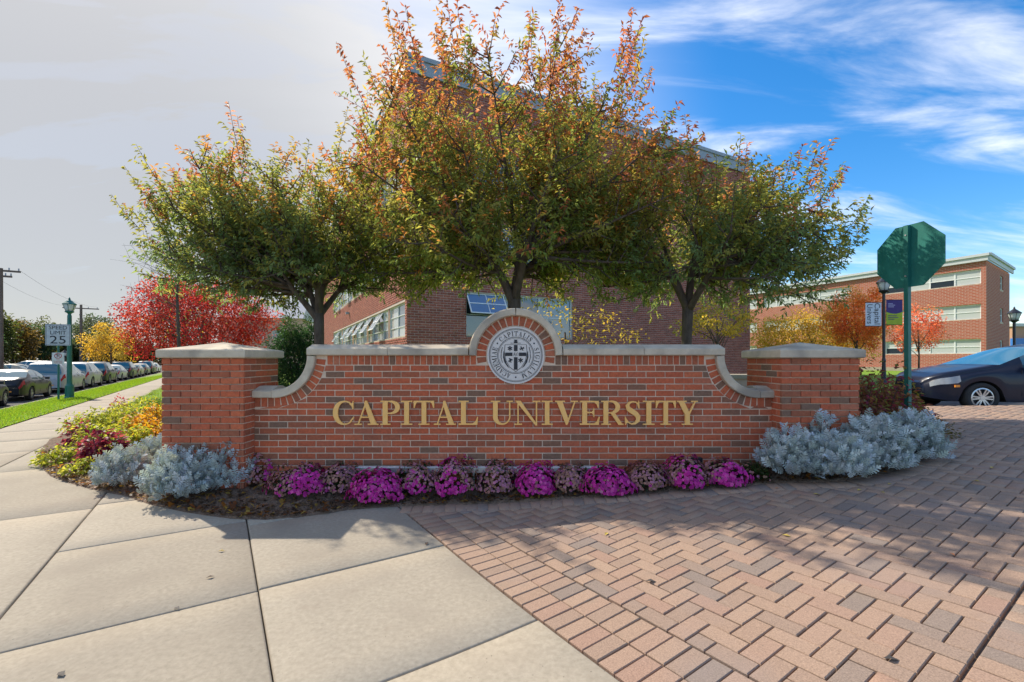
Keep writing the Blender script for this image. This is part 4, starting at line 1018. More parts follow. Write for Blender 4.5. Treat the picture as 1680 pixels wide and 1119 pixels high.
cnt += cherry('dark green tree with bronze top behind the left half of the wall', -3.27, 7.7, 2.2, (-.8, .2, 3.15), (2.25, 1.45, 1.85), 12, 34, autumn(.0, DGR), 60, 1.25, .085, .95)
cnt += cherry('dark green tree overhanging the right half of the wall', 2.75, 7.3, 2.08, (.6, .1, 2.85), (2.15, 1.5, 1.55), 13, 32, autumn(-.04, DGR), 60, 1.25, .085, .8)
print('cherry leaves', cnt)
def blob_tree(name, label, x, y, h, crown_z, rad, nleaf, ls, pal, seed, group=None, trunk_r=.1, nlimb=9, blobs=34, droop=.2, zb=None, cat='tree', wid=.6):
    global rng
    rng = np.random.default_rng(seed); z0 = gz(x, y) if zb is None else zb
    t = thing(name, label, cat, (x, y, z0), group); I = invof(t); rad = np.array(rad, float); cen = np.array([x, y, z0+crown_z])
    m = MB(); m.tube([(x, y, z0-.1), (x+.02, y, z0+crown_z*.5), (x, y, z0+crown_z)], [trunk_r, trunk_r*.8, trunk_r*.5], 8); m.build('trunk', M_BARK, t, I, sm=True)
    ends = []; lm = MB()
    for i in range(blobs):
        a = i*2.399963; s_ = -.85+1.8*(i+.5)/blobs; s_ = min(.97, s_); c = np.sqrt(1-s_*s_); k = rng.uniform(.5, .92); e = cen+rad*np.array([np.cos(a)*c, np.sin(a)*c, s_])*k; ends.append(e)
        if i % max(1, blobs//nlimb) == 0:
            b = np.array([x, y, z0+crown_z*rng.uniform(.45, .8)]); lm.tube(bez(b, (b+e)/2+[0, 0, .2], e, 6), list(np.linspace(trunk_r*.4, trunk_r*.06, 6)), 5)
    lm.build('limbs', M_BARK, t, I, sm=True)
    ends = np.array(ends); k = rng.integers(0, blobs, nleaf); br = rad*rng.uniform(.2, .36, (blobs, 1))
    off = unit(rng.normal(0, 1, (nleaf, 3)))*rng.random((nleaf, 1))**.45
    P = ends[k]+off*br[k]; bc = pick(pal, blobs); C = bc[k]*.65+pick(pal, nleaf)*.35; C = C*rng.uniform(.6, 1.35, (nleaf, 1))
    D = off+rng.normal(0, .6, (nleaf, 3))-[0, 0, droop]
    leaves('crown', P, D, rng.uniform(.7, 1.25, nleaf)*ls, rng.uniform(.7, 1.2, nleaf)*ls*wid, C, M_LEAF, t, I)
    return t
REDP = [(.36, .03, .035), (.44, .04, .05), (.28, .02, .03), (.46, .08, .055), (.36, .05, .06)]
blob_tree('maple_tree', 'bright red maple behind the left pillar', -11.9, 17.5, 4.6, 2.95, (2.9, 2.4, 1.85), 20000, .095, REDP, 21, trunk_r=.11, blobs=46)
YLP = [(.58, .36, .05), (.62, .40, .07), (.50, .29, .04), (.52, .40, .1)]
ORP = [(.74, .24, .07), (.76, .32, .09), (.68, .16, .07), (.74, .40, .1)]
blob_tree('yellow_tree', 'yellow leaved tree in front of the far brick building', 20.8, 31.5, 4, 2.7, (4.4, 2.4, 1.9), 14000, .14, YLP, 22, 'young trees by the far building', zb=.2)
blob_tree('orange_tree', 'orange tree between yellow tree and banner lamp', 19.3, 25.5, 5, 3.3, (1.8, 1.4, 1.95), 9500, .12, ORP, 23, 'young trees by the far building', trunk_r=.07, zb=.25)
blob_tree('young_red_tree', 'slender red young tree right of the green sign post', 23.4, 26.2, 4, 2.9, (1.45, 1.2, 1.6), 2800, .12, [(.74, .15, .09), (.74, .2, .12), (.68, .3, .16)], 24, 'young trees by the far building', trunk_r=.05, zb=.25)
blob_tree('yellow_tree', 'small yellow tree with thin trunk at the right end of the hall', 5.5, 12.2, 4, 2.1, (1.2, 1, .6), 1500, .085, [(.6, .38, .05), (.66, .44, .08), (.3, .3, .07)], 25, trunk_r=.045, blobs=18)
blob_tree('yellow_sapling', 'small yellowing sapling just behind the seal arch', 1.0, 8.6, 3, 1.85, (1.6, .7, .6), 700, .065, [(.46, .32, .07), (.34, .32, .08), (.5, .32, .06)], 26, trunk_r=.035, blobs=20)
EVG = [(.025, .07, .035), (.035, .085, .045), (.02, .055, .03), (.05, .10, .035)]
blob_tree('conifer', 'dark evergreen between the red maple and the hall', -4.35, 9.2, 2.4, 1.35, (.55, .55, 1.0), 9000, .075, EVG, 27, trunk_r=.06, blobs=40, wid=.25)
blob_tree('conifer', 'tall blue green conifer rising behind the red maple', -16.2, 22.5, 5, 3.4, (1.6, 1.5, 2.6), 6000, .16, [(.03, .07, .06), (.04, .085, .07)], 28, trunk_r=.1, wid=.25)
WOOD = [[(.06, .085, .03), (.09, .10, .03)], [(.12, .085, .03), (.16, .10, .03)], [(.035, .075, .04), (.05, .09, .045)], [(.17, .08, .03), (.12, .09, .03)], [(.09, .11, .04), (.06, .08, .03)], [(.14, .11, .03), (.10, .10, .03)]]
bgs = [(-18, 56, 505, 0), (20, 62, 522, 1), (52, 70, 530, 2), (88, 78, 548, 3), (118, 74, 556, 4), (150, 80, 520, 2), (176, 84, 545, 5), (208, 70, 552, 1), (238, 92, 560, 4), (-60, 50, 500, 2), (268, 100, 566, 3), (70, 95, 520, 0)]
wl = ['dark green', 'russet', 'blue green', 'brown', 'olive', 'golden olive']
for i, (px, Y, py, k) in enumerate(bgs):
    x, _, z = atY(px, py, Y); cz = z*.56; rz_ = z*.5
    blob_tree('broadleaf_tree', '%s tree in the far wood, %s from the left' % (wl[k], ORD[i]), x, Y, z, cz, (rz_*.85, rz_*.7, rz_), 3200, .42, WOOD[k], 40+i, 'far trees beyond the car park', trunk_r=.25, zb=-.15, blobs=40)
x, _, z = atY(182, 535, 48); blob_tree('yellow_tree', 'golden yellow street tree left of the red maple', x, 48, z, z*.62, (2.6, 2.2, 2.2), 5000, .18, YLP, 60, trunk_r=.1, zb=0)
x, _, z = atY(160, 517, 60); blob_tree('tall_tree', 'thin grey green tree standing above the wood', x, 60, z, z*.68, (2.9, 2.4, 2.6), 2300, .26, [(.07, .09, .06), (.09, .10, .06)], 61, trunk_r=.16, zb=0)
# bare young tree in front of the maple
rng = np.random.default_rng(70)
x, y = -8.0, 10.9; t = thing('bare_sapling', 'thin almost leafless young tree in front of the red maple', 'tree', (x, y, 0)); I = invof(t)
m = MB(); m.tube([(x, y, -.1), (x+.03, y, 1.6), (x-.02, y, 3.0), (x+.05, y, 4.3)], [.05, .04, .028, .008], 8); m.build('trunk', M_BARK, t, I, sm=True)
m = MB()
for i in range(26):
    b = np.array([x, y, 2.0+rng.random()*2.0]); a = rng.uniform(0, 2*np.pi); a = np.pi if i % 3 == 0 else a; ln = rng.uniform(.5, 1.5)
    e = b+np.array([np.cos(a)*ln, np.sin(a)*ln*.6, rng.uniform(.1, .7)]); p = bez(b, (b+e)/2+[0, 0, .15], e, 7); m.tube(p, list(np.linspace(.009, .002, 7)), 4)
    for q in range(4):
        s_ = p[2+q]; e2 = s_+rng.normal(0, .22, 3)+[0, 0, .12]; m.tube([s_, e2], [.004, .0015], 3)
m.build('branches', M_TWIG, t, I)
n = 130; P = np.stack([x+rng.normal(0, .35, n), y+rng.normal(0, .3, n), rng.uniform(1.9, 4.2, n)], 1)
leaves('leaves', P, rng.normal(0, 1, (n, 3))-[0, 0, .6], .06, .03, pick([(.3, .22, .04), (.1, .12, .04)], n), M_LEAF, t, I)

# ------------------------------------------------------------ bedding plants
def plant_root(name, label, cat, x, y, group): return thing(name, label, cat, (x, y, bz(x, y)), group)
def mum(px, base_py, w_px, kind, label, Y=None):
    global rng
    x, y = at(px, base_py); r = w_px/2*y/FPX; y += r*.5; x = (px-CX)/FPX*y; r = w_px/2*y/FPX*1.12
    rng = np.random.default_rng(int(px)*7); z0 = bz(x, y)
    t = plant_root('chrysanthemum', label, 'flower', x, y, 'chrysanthemums along the foot of the wall'); I = invof(t); hgt = r*(1.02+.16*math.sin(px*1.7))
    def dome(n, k=1.0):
        a = rng.uniform(0, 2*np.pi, n); s_ = rng.uniform(-.05, 1, n); c = np.sqrt(1-np.clip(s_, 0, 1)**2); bump = 1+.13*np.sin(a*3+px)+.10*np.sin(a*5+s_*7+px*.3)+.06*np.sin(a*9+s_*11)+rng.normal(0, .035, n)
        d = np.stack([np.cos(a)*c, np.sin(a)*c, s_], 1); P = np.array([x, y, z0+hgt*.12])+d*np.array([r, r*.92, hgt*.86])*(k*bump)[:, None]; return P, d
    n = 420; P, d = dome(n, .93); P = P-d*rng.random((n, 1))*.06; leaves('foliage', P, d+rng.normal(0, .6, (n, 3)), rng.uniform(.03, .05, n), .022, pick([(.045, .085, .028), (.06, .10, .035), (.09, .085, .04)], n)*rng.uniform(.6, 1.2, (n, 1)), M_LEAF, t, I)
    nb = 820 if kind != 'dead' else 60
    P, d = dome(nb, 1.0); bright = np.array([[.70, .04, .40], [.76, .06, .45], [.62, .025, .34], [.80, .13, .50]]); dull = np.array([[.52, .25, .22], [.46, .25, .18], [.60, .28, .34], [.40, .22, .14], [.64, .26, .42]])
    f = np.sin(d[:, 0]*3+px*.7)*.5+.5*np.sin(d[:, 1]*4+px)-d[:, 2]*.75+rng.normal(0, .3, nb)
    th = {'bright': -9, 'semi': .0, 'mixed': -.28, 'dull': .75, 'dead': .9}[kind]
    fresh = f > th if kind != 'bright' else (rng.random(nb) < .9)
    C = np.where(fresh[:, None], bright[rng.integers(0, 4, nb)], dull[rng.integers(0, 5, nb)])*rng.uniform(.75, 1.2, (nb, 1))
    # each blossom: a shallow ragged cup of ten points
    k = 10; S = unit(np.cross(d, rng.normal(0, 1, (nb, 3)))); T = np.cross(d, S); rad = np.where(fresh, rng.uniform(.016, .023, nb), rng.uniform(.011, .018, nb))
    aa = np.linspace(0, 2*np.pi, k, endpoint=False); rr = np.where(np.arange(k) % 2, 1.0, .68)
    ring = P[:, None]+(S[:, None]*np.cos(aa)[None, :, None]+T[:, None]*np.sin(aa)[None, :, None])*(rad[:, None]*rr[None])[..., None]+d[:, None]*(rad*.25)[:, None, None]
    V = np.concatenate([P[:, None]-d[:, None]*.004, ring, P[:, None]+d[:, None]*(rad*.55)[:, None, None]], 1)
    b = np.arange(nb)[:, None]*(k+2); Fi = [(0, 1+i, 1+(i+1) % k) for i in range(k)]+[(k+1, 1+i, 1+(i+1) % k) for i in range(k)]
    F = np.concatenate([b+np.array([q]) for q in Fi]); col = np.repeat(C[:, None], k+2, 1); col[:, -1] *= .7
    o = link(bpy.data.objects.new('blossoms', np_mesh('blossoms', V.reshape(-1, 3), F, M_PETAL, col.reshape(-1, 3))), t, I); o['kind'] = 'stuff'
mums = [(418, 808, 72, 'semi'), (476, 795, 62, 'bright'), (494, 826, 82, 'semi'), (560, 820, 66, 'dull'), (619, 828, 70, 'bright'), (684, 818, 66, 'dull'), (748, 818, 74, 'mixed'), (818, 816, 66, 'dull'), (880, 816, 66, 'bright'), (937, 811, 60, 'dull'), (997, 813, 72, 'bright'), (1063, 806, 66, 'dull'), (1125, 803, 66, 'mixed'), (1186, 799, 66, 'mixed'), (1237, 792, 46, 'dead')]
kl = {'bright': 'vivid magenta chrysanthemum mound', 'semi': 'half faded magenta chrysanthemum mound', 'mixed': 'magenta and pink chrysanthemum mound', 'dull': 'faded brownish pink chrysanthemum mound', 'dead': 'withered dark chrysanthemum mound'}
for i, (px, py, w_, k) in enumerate(mums): mum(px, py, w_, k, '%s, %s from left along the wall' % (kl[k], ORD[i]))

def lobed(m_pts):
    """one lobed silver leaf in (along, side) space -> list of polygons"""
    out_ = [[(0, -.02), (1, -.02), (1.05, 0), (1, .02), (0, .02)]]
    for k in range(4):
        a = .2+k*.2; l = (.27, .34, .31, .22)[k]
        for s in (-1, 1): out_.append([(a-.03, 0), (a+.10, s*l*.6), (a+.16, s*l), (a+.25, s*l*.92), (a+.18, s*l*.4), (a+.06, 0)])
    out_.append([(.9, -.05), (1.05, -.1), (1.18, 0), (1.05, .1), (.9, .05)])
    return out_
LOB = lobed(None)
def silver(px, py, r, h, n, label, yoff=0, hue=0):
    global rng
    x, y = at(px, py); y += yoff; x = (px-CX)/FPX*y
    rng = np.random.default_rng(int(px)); z0 = bz(x, y); t = plant_root('silver_ragwort', label, 'plant', x, y, 'silver leaved plants at the pillars'); I = invof(t)
    V = []; F = []; C = []
    for i in range(int(n*4.6)):
        a = rng.uniform(0, 2*np.pi); s_ = rng.random(); c = np.sqrt(1-s_*s_*.98); k = rng.uniform(.45, .97); ln = rng.uniform(.07, .12)
        d = np.array([np.cos(a)*c, np.sin(a)*c, s_]); P = np.array([x, y, z0+.03])+d*np.array([r, r*.9, h])*k
        ax = unit(d*np.array([1, 1, .5])+np.array([0, 0, .75])+rng.normal(0, .25, 3)); S = unit(np.cross(ax, d+rng.normal(0, .3, 3)+[0, 0, .2])); Nn = np.cross(S, ax)
        cc = np.array([.50, .56, .565])*rng.uniform(.6, 1.2)*np.array([1, 1+rng.normal(0, .02), 1+rng.normal(.02, .04)]); 
        for q in LOB:
            b = len(V)
            for (u, v) in q: V.append(P+ax*u*ln+S*v*ln-Nn*(u*u*.25-abs(v)*.25)*ln); C.append(cc)
            F.append(tuple(range(b, b+len(q))))
    me = bpy.data.meshes.new('foliage'); me.from_pydata([tuple(v) for v in V], [], F); me.materials.append(M_SILV)
    at_ = me.attributes.new('col', 'FLOAT_COLOR', 'POINT'); at_.data.foreach_set('color', np.column_stack([np.array(C), np.ones(len(C))]).astype(np.float32).ravel()); me.update()
    link(bpy.data.objects.new('foliage', me), t, I)
    m = MB()
    for i in range(14):
        a = i*.449*2; e = (x+math.cos(a)*r*.6, y+math.sin(a)*r*.55, z0+h*(.45+.4*(i % 3)/2)); m.tube([(x+math.cos(a)*.05, y+math.sin(a)*.05, z0-.02), e], [.006, .004], 5)
    m.build('stems', M_SILV if False else M_TWIG, t, I)
silver(205, 808, .27, 0.33, 110, 'pale silver ragwort at the far left, beside the purple coleus', .22)
silver(262, 800, .24, 0.34, 90, 'silver ragwort half behind the left pillar base', .5)
silver(300, 832, .34, 0.42, 170, 'largest silver ragwort clump in front of the left pillar', .24)
silver(372, 826, .25, 0.46, 110, 'tall silver ragwort nearest the left end of the magenta flowers', .30)
silver(1300, 792, .30, .40, 150, 'silver ragwort next to the withered flowers by the driveway', .15)
silver(1372, 791, .30, .35, 150, 'low silver ragwort in front of the right pillar', .12)
silver(1340, 786, .2, .46, 70, 'upright silver ragwort against the right pillar face', .30)
silver(1432, 783, .32, .46, 190, 'broad silver ragwort at the outer corner of the right pillar', .22)
silver(1492, 765, .32, .44, 170, 'outermost silver ragwort on the driveway edge', .24)
def coleus(x, y, r, h, n, pal, label, ls=.075, name='coleus'):
    global rng
    rng = np.random.default_rng(int(abs(x)*997+y*131)); z0 = bz(x, y)
    t = plant_root(name, label, 'plant', x, y, 'coloured foliage plants in the bed'); I = invof(t)
    n = int(n*2.3); ls *= .82
    a = rng.uniform(0, 2*np.pi, n); s_ = rng.random(n); c = np.sqrt(1-s_**2); k = rng.uniform(.55, 1, n); lump = 1+.13*np.sin(a*4+x)+.1*np.sin(a*2.3+s_*8)
    d = np.stack([np.cos(a)*c, np.sin(a)*c, s_], 1); P = np.array([x, y, z0])+d*np.array([r, r, h])*(k*lump)[:, None]
    C = pick(pal, n)*rng.uniform(.7, 1.25, (n, 1)); D = d*[1, 1, .35]+rng.normal(0, .4, (n, 3))-[0, 0, .15]
    leaves('foliage', P, D, rng.uniform(.75, 1.3, n)*ls, rng.uniform(.5, .75, n)*ls, C, M_LEAF, t, I, fold=.08, bend=.25, U=d+rng.normal(0, .3, (n, 3))+[0, 0, .5])
    m = MB()
    for i in range(9):
        q = i*2.4; m.tube([(x+.03*math.cos(q), y+.03*math.sin(q), z0-.02), (x+r*.6*math.cos(q), y+r*.6*math.sin(q), z0+h*.75)], [.006, .003], 4)
    m.build('stems', M_TWIG, t, I)
LIM = [(.34, .38, .04), (.42, .42, .06), (.26, .32, .035), (.46, .42, .08)]; PUR = [(.20, .02, .06), (.26, .03, .08), (.14, .015, .05), (.30, .06, .10)]; ORA = [(.60, .28, .02), (.65, .34, .03), (.5, .2, .02), (.45, .35, .05)]; BRG = [(.24, .08, .06), (.32, .05, .09), (.2, .09, .05), (.36, .15, .08), (.24, .19, .05)]
def cp(px, py, *a, **k):
    x, y = at(px, py); coleus(x, y, *a, **k)
cp(97, 762, .26, .20, 230, LIM, 'low lime green coleus at the far left tip of the bed', ls=.06)
cp(133, 781, .2, .18, 120, LIM, 'small lime coleus on the mulch left of the silver plants', ls=.06)
cp(132, 735, .22, .34, 120, PUR, 'leftmost purple coleus beside the lime clump')
cp(170, 766, .27, .40, 200, PUR, 'large purple red coleus left of the silver plants', ls=.1)
cp(163, 738, .32, .34, 260, LIM, 'lime coleus just behind the purple ones')
cp(212, 752, .33, .42, 300, LIM, 'lime green coleus mound before the orange flowers')
cp(150, 712, .42, .36, 300, LIM, 'yellow green coleus along the walk edge')
cp(196, 704, .45, .42, 320, LIM, 'yellow green coleus in the middle of the left bed')
cp(228, 722, .28, .40, 200, ORA, 'orange coleus in front of the left lime plants', ls=.09)
cp(250, 742, .25, .42, 180, ORA, 'orange leaved plant close to the left pillar', ls=.08)
cp(224, 693, .50, .48, 340, LIM, 'tall lime coleus at the back of the left bed')
cp(252, 702, .3, .45, 180, ORA, 'orange plant at the lawn edge beside the pillar', ls=.08)
cp(196, 686, .2, .46, 70, [(.4, .04, .06), (.3, .03, .05)], 'small crimson plant at the very back of the left bed')
cp(138, 700, .22, .28, 90, PUR, 'thin dark red coleus along the walk behind the lime ones', ls=.06)
cr = [(4.12, 5.5, .45, .92, 'burgundy coleus shrub right beside the driveway pillar'), (4.52, 5.62, .42, .82, 'dark red coleus in front of the green sign post'), (4.0, 6.1, .45, .95, 'bronze green coleus behind the burgundy one'), (4.95, 5.9, .36, .62, 'crimson coleus at the foot of the green sign post'), (5.25, 6.15, .28, .5, 'olive coleus at the right tip of the bed')]
for i, (x, y, r, h, lb) in enumerate(cr): coleus(x, y, r, h, 460, BRG if i != 4 else [(.25, .22, .03), (.35, .2, .03), (.2, .1, .03)], lb, ls=.075)
coleus(5.3, 5.75, .26, .22, 160, [(.14, .12, .03), (.2, .12, .04)], 'low brown green plant at the outer right edge of the bed', ls=.05)
# ------------------------------------------------------------ vehicles
def interp(poly, x): return float(np.interp(x, [p[0] for p in poly], [p[1] for p in poly]))
def sm_interp(poly, x, w_=.07): return sum(interp(poly, x+k*w_) for k in (-1, -.5, 0, .5, 1))/5
KINDS = {
 'sedan': dict(L=4.45, Wd=.86, fa=.90, ra=3.50, r=.315, top=[(0, .50), (.06, .66), (.35, .77), (.9, .90), (1.22, .96), (2.0, 1.34), (2.45, 1.43), (3.0, 1.42), (3.45, 1.31), (3.95, 1.06), (4.3, 1.0), (4.42, .92), (4.45, .6)], belt=[(0, .48), (.2, .66), (.9, .82), (1.25, .88), (3.9, .97), (4.3, .93), (4.45, .6)], ws=(1.25, 2.05), rw=(3.38, 3.92), sw=[(1.62, 2.42), (2.5, 3.38)]),
 'hatch': dict(L=4.2, Wd=.85, fa=.84, ra=3.48, r=.31, top=[(0, .56), (.05, .70), (.3, .81), (.85, .92), (1.12, .97), (1.95, 1.34), (2.4, 1.43), (3.2, 1.41), (3.75, 1.26), (4.12, .95), (4.2, .6)], belt=[(0, .52), (.15, .68), (.85, .84), (1.15, .89), (3.8, .98), (4.1, .9), (4.2, .6)], ws=(1.16, 2.0), rw=(3.62, 4.1), sw=[(1.55, 2.35), (2.43, 3.3)]),
 'suv': dict(L=4.6, Wd=.90, fa=.92, ra=3.60, r=.36, top=[(0, .62), (.08, .85), (.4, .98), (1.0, 1.06), (1.2, 1.1), (1.85, 1.6), (2.3, 1.71), (3.7, 1.69), (4.15, 1.60), (4.5, 1.12), (4.6, .7)], belt=[(0, .6), (.2, .84), (1.0, .98), (1.25, 1.03), (4.2, 1.10), (4.5, 1.05), (4.6, .7)], ws=(1.2, 1.95), rw=(4.12, 4.5), sw=[(1.55, 2.4), (2.48, 3.4), (3.48, 4.0)]),
 'van': dict(L=4.9, Wd=.96, fa=.95, ra=3.95, r=.34, top=[(0, .55), (.08, .8), (.5, .98), (.95, 1.08), (1.9, 1.62), (2.4, 1.75), (4.1, 1.73), (4.55, 1.62), (4.8, 1.12), (4.9, .7)], belt=[(0, .52), (.2, .78), (.9, .97), (1.2, 1.0), (4.5, 1.08), (4.8, 1.02), (4.9, .7)], ws=(1.0, 1.98), rw=(4.5, 4.82), sw=[(1.55, 2.4), (2.48, 3.45), (3.53, 4.35)]),
}
M_HEAD = flat('headlight_glass', (.34, .37, .40), .12); M_TAIL = flat('tail_glass', (.42, .02, .03), .2); M_AMB = flat('amber_glass', (.75, .25, .03), .25)
def car_paint(n, c): return flat(n, c, .36, .0, .3, coat=.25, var=.04)
PAINT = {k: car_paint('paint_'+k, c) for k, c in dict(black=(.016, .017, .021), navy=(.006, .010, .028), silver=(.44, .46, .48), white=(.72, .73, .73), grey=(.16, .17, .18), red=(.32, .02, .03), tan=(.42, .37, .28), blue=(.03, .10, .25)).items()}
PROTO = {}
def car_meshes(kind):
    k = KINDS[kind]; L_, Wd = k['L'], k['Wd']; n = int(L_/.04); xs = np.linspace(0, L_, n+1); rows = []
    hw = [(0, .40*Wd/.85), (.05, .52*Wd/.85), (.12, .62*Wd/.85), (.3, .75*Wd/.85), (.55, .82*Wd/.85), (.85, Wd), (L_-.9, Wd), (L_-.3, .92*Wd), (L_-.06, .84*Wd), (L_, .74*Wd)]
    for x in xs:
        w_ = sm_interp(hw, x, .05); bl = sm_interp(k['belt'], x, .06); tp = max(sm_interp(k['top'], x, .05), bl+.02); zb = .21+.06*max(0, 1-x/.3)+.08*max(0, 1-(L_-x)/.3)
        zl = zb+.03; ra = k['r']+.055
        for ax in (k['fa'], k['ra']):
            q = ra*ra-(x-ax)**2
            if q > 0: zl = max(zl, k['r']-.02+math.sqrt(q))
        zl = min(zl, bl-.08); hc = tp-bl; f = min(1, max(0, (hc-.08)/.42)); wr = w_*(.93-.24*f)
        rows.append([(0, zb), (w_*.60, zb), (w_*.62, zl if zl > zb+.05 else zb), (w_*.985, zl), (w_*1.0, zl+(bl-zl)*.35), (w_*1.005, zl+(bl-zl)*.72), (w_*.965, bl), (w_*.935, bl+.02*min(1, hc*8)), (w_*.935*.5+wr*.5+.012*f, bl+hc*.5), (wr, bl+hc*.90), (wr*.62, tp-.006), (0, tp)])
    nj = 12; V = []
    for side in (1, -1):
        for x, r in zip(xs, rows): V += [(x, side*y, z) for y, z in r]
    base2 = len(xs)*nj; groups = {}
    def put(nm, f): groups.setdefault(nm, []).append(f)
    for si, b in ((1, 0), (-1, base2)):
        for i in range(len(xs)-1):
            xm = (xs[i]+xs[i+1])/2
            for j in range(nj-1):
                f = (b+i*nj+j, b+(i+1)*nj+j, b+(i+1)*nj+j+1, b+i*nj+j+1)
                if si < 0: f = f[::-1]
                nm = 'body'
                if j <= 2: nm = 'underbody'
                elif j in (7, 8):
                    for q, (a, e) in enumerate(k['sw']):
                        if a < xm < e: nm = 'side_window%d%d' % (q, si)
                elif j >= 9:
                    if k['ws'][0] < xm < k['ws'][1]: nm = 'windshield'
                    elif k['rw'][0] < xm < k['rw'][1]: nm = 'rear_window'
                if j == 5 and .06 < xm < .50: nm = 'headlight%d' % si
                if j == 5 and L_-.30 < xm: nm = 'tail_light%d' % si
                if j == 4 and .28 < xm < .42 and False: nm = 'marker%d' % si
                put(nm, f)
        for i in (0, len(xs)-1):
            f = tuple(b+i*nj+j for j in range(nj)); put('body', f)
    out_ = {}
    for nm, fs in groups.items():
        used = sorted({v for f in fs for v in f}); mp_ = {v: i for i, v in enumerate(used)}
        me = bpy.data.meshes.new(nm); me.from_pydata([V[v] for v in used], [], [tuple(mp_[v] for v in f) for f in fs]); me.polygons.foreach_set('use_smooth', [len(f) == 4 for f in fs]); me.update(); out_[nm] = me
    return out_
def wheel_parts(r):
    m = MB(); n = 28; prof = [(.665, .06), (.68, .112), (.9, .11), (.97, .09), (1, .05), (1, -.05), (.97, -.09), (.9, -.10), (.5, -.10)]
    V = [(a*r*math.cos(2*math.pi*k/n), y, a*r*math.sin(2*math.pi*k/n)) for a, y in prof for k in range(n)]
    F = [(i*n+k, (i+1)*n+k, (i+1)*n+(k+1) % n, i*n+(k+1) % n) for i in range(len(prof)-1) for k in range(n)]
    m.add(V, F); ty = m.mesh('tyre', M_TYRE, True)
    m = MB(); ro, ri = r*.66, r*.58
    V = [(a*math.cos(2*math.pi*k/n), y, a*math.sin(2*math.pi*k/n)) for a, y in ((ro, .10), (ri, .105), (ri, .06)) for k in range(n)]
    m.add(V, [(i*n+k, (i+1)*n+k, (i+1)*n+(k+1) % n, i*n+(k+1) % n) for i in range(2) for k in range(n)])
    for k in range(6):
        for d in (-.16, .16):
            a = 2*math.pi*k/6; m.bar((.045*math.cos(a+d*1.6), .088, .045*math.sin(a+d*1.6)), (ri*1.02*math.cos(a+d), .094, ri*1.02*math.sin(a+d)), .026, .02, up=(0, 1, 0))
    m.tube([(0, .07, 0), (0, .104, 0)], .045, 12); rim = m.mesh('rim', M_RIM)
    m = MB(); m.tube([(0, .02, 0), (0, .055, 0)], ri, 20); dk = m.mesh('brake_disc', M_DARK); return ty, rim, dk
def make_car(kind, paint, label, x, y, z, rz, group, cat='car', name=None):
    k = KINDS[kind]
    if kind not in PROTO: PROTO[kind] = (car_meshes(kind), wheel_parts(k['r']))
    ms_, (ty, rim, dk) = PROTO[kind]; t = thing(name or 'parked_car', label, cat, (x, y, z), group, rz)
    off = -k['L']/2
    def add(nm, me, mat):
        o = bpy.data.objects.new(nm, me); COL.objects.link(o); o.parent = t; o.location = (off, 0, 0)
        if not me.materials: me.materials.append(None)
        o.material_slots[0].link = 'OBJECT'; o.material_slots[0].material = mat; return o
    for nm, me in ms_.items():
        if nm == 'body': body = add('body', me, PAINT[paint])
        elif nm == 'underbody': add('underbody', me, M_DARK)
        elif nm.startswith('side_window'): add('side_window', me, M_CGLASS)
        elif nm.startswith('headlight'): add('headlight', me, M_HEAD)
        elif nm.startswith('tail'): add('tail_light', me, M_TAIL)
        else: add(nm, me, M_CGLASS)
    for ax in (k['fa'], k['ra']):
        for s in (1, -1):
            w_ = bpy.data.objects.new('wheel', dk); COL.objects.link(w_); w_.parent = t; w_.location = (off+ax, s*(k['Wd']-.125), k['r']); w_.rotation_euler = (0, 0, 0 if s > 0 else math.pi)
            link(bpy.data.objects.new('tyre', ty), w_); link(bpy.data.objects.new('rim', rim), w_)
    bl = interp(k['belt'], 1.6)
    for s in (1, -1):
        m = MB(); m.box((off+1.62, s*(k['Wd']+.06), bl+.07), (.11, .16, .11)); m.build('side_mirror', PAINT[paint], t)
        for q in (2.28, 3.2):
            m = MB(); m.box((off+q, s*(k['Wd']*1.0+.005), bl-.10), (.15, .03, .025)); m.build('door_handle', M_DARK, t)
        for q in (1.5, 2.45, 3.3):
            m = MB(); m.bar((off+q, s*(k['Wd']*1.001), .36), (off+q, s*(k['Wd']*.985), bl-.03), .008, .012, up=(1, 0, 0)); m.build('door_seam', M_DARK, t)
        m = MB(); m.box((off+.40, s*(k['Wd']*.965), bl-.36), (.11, .02, .045), rz=-s*.30); m.build('side_marker', M_AMB, t)
    m = MB(); m.box((off+.02, 0, .36), (.04, k['Wd']*1.05, .12)); m.build('grille', M_DARK, t)
    m = MB(); m.box((off+k['L']+.005, 0, bl-.25), (.02, .32, .16)); m.build('license_plate', M_WHITE, t)
    return t
hx, hy = SD; hd_ = math.atan2(hy, hx)+math.pi        # local -X is the front: they face away up the street
row = [('sedan', 'black', 'black car cut by the left picture edge', 22.9), ('sedan', 'black', 'black sedan with red tail light behind the speed limit sign', 28.6), ('van', 'silver', 'silver minivan behind the near green lamp post', 34.8), ('suv', 'silver', 'silver hatchback wagon just right of the near lamp post', 40.4), ('suv', 'navy', 'dark blue wagon in the middle of the parked row', 46.1), ('sedan', 'silver', 'silver sedan parked beyond the dark blue wagon', 51.7), ('suv', 'navy', 'dark car with red lights halfway up the parked row', 57.4), ('sedan', 'tan', 'tan sedan far up the parked row', 63), ('hatch', 'grey', 'grey hatchback far up the parked row', 68.6), ('suv', 'black', 'black wagon near the far end of the row', 74.3), ('sedan', 'white', 'white sedan at the far end of the row', 80)]
for kind, p, lb, s in row:
    x, y = SP(s+2.4, -8.15); make_car(kind, p, lb, x, y, -.45, hd_, 'cars parked along the street')
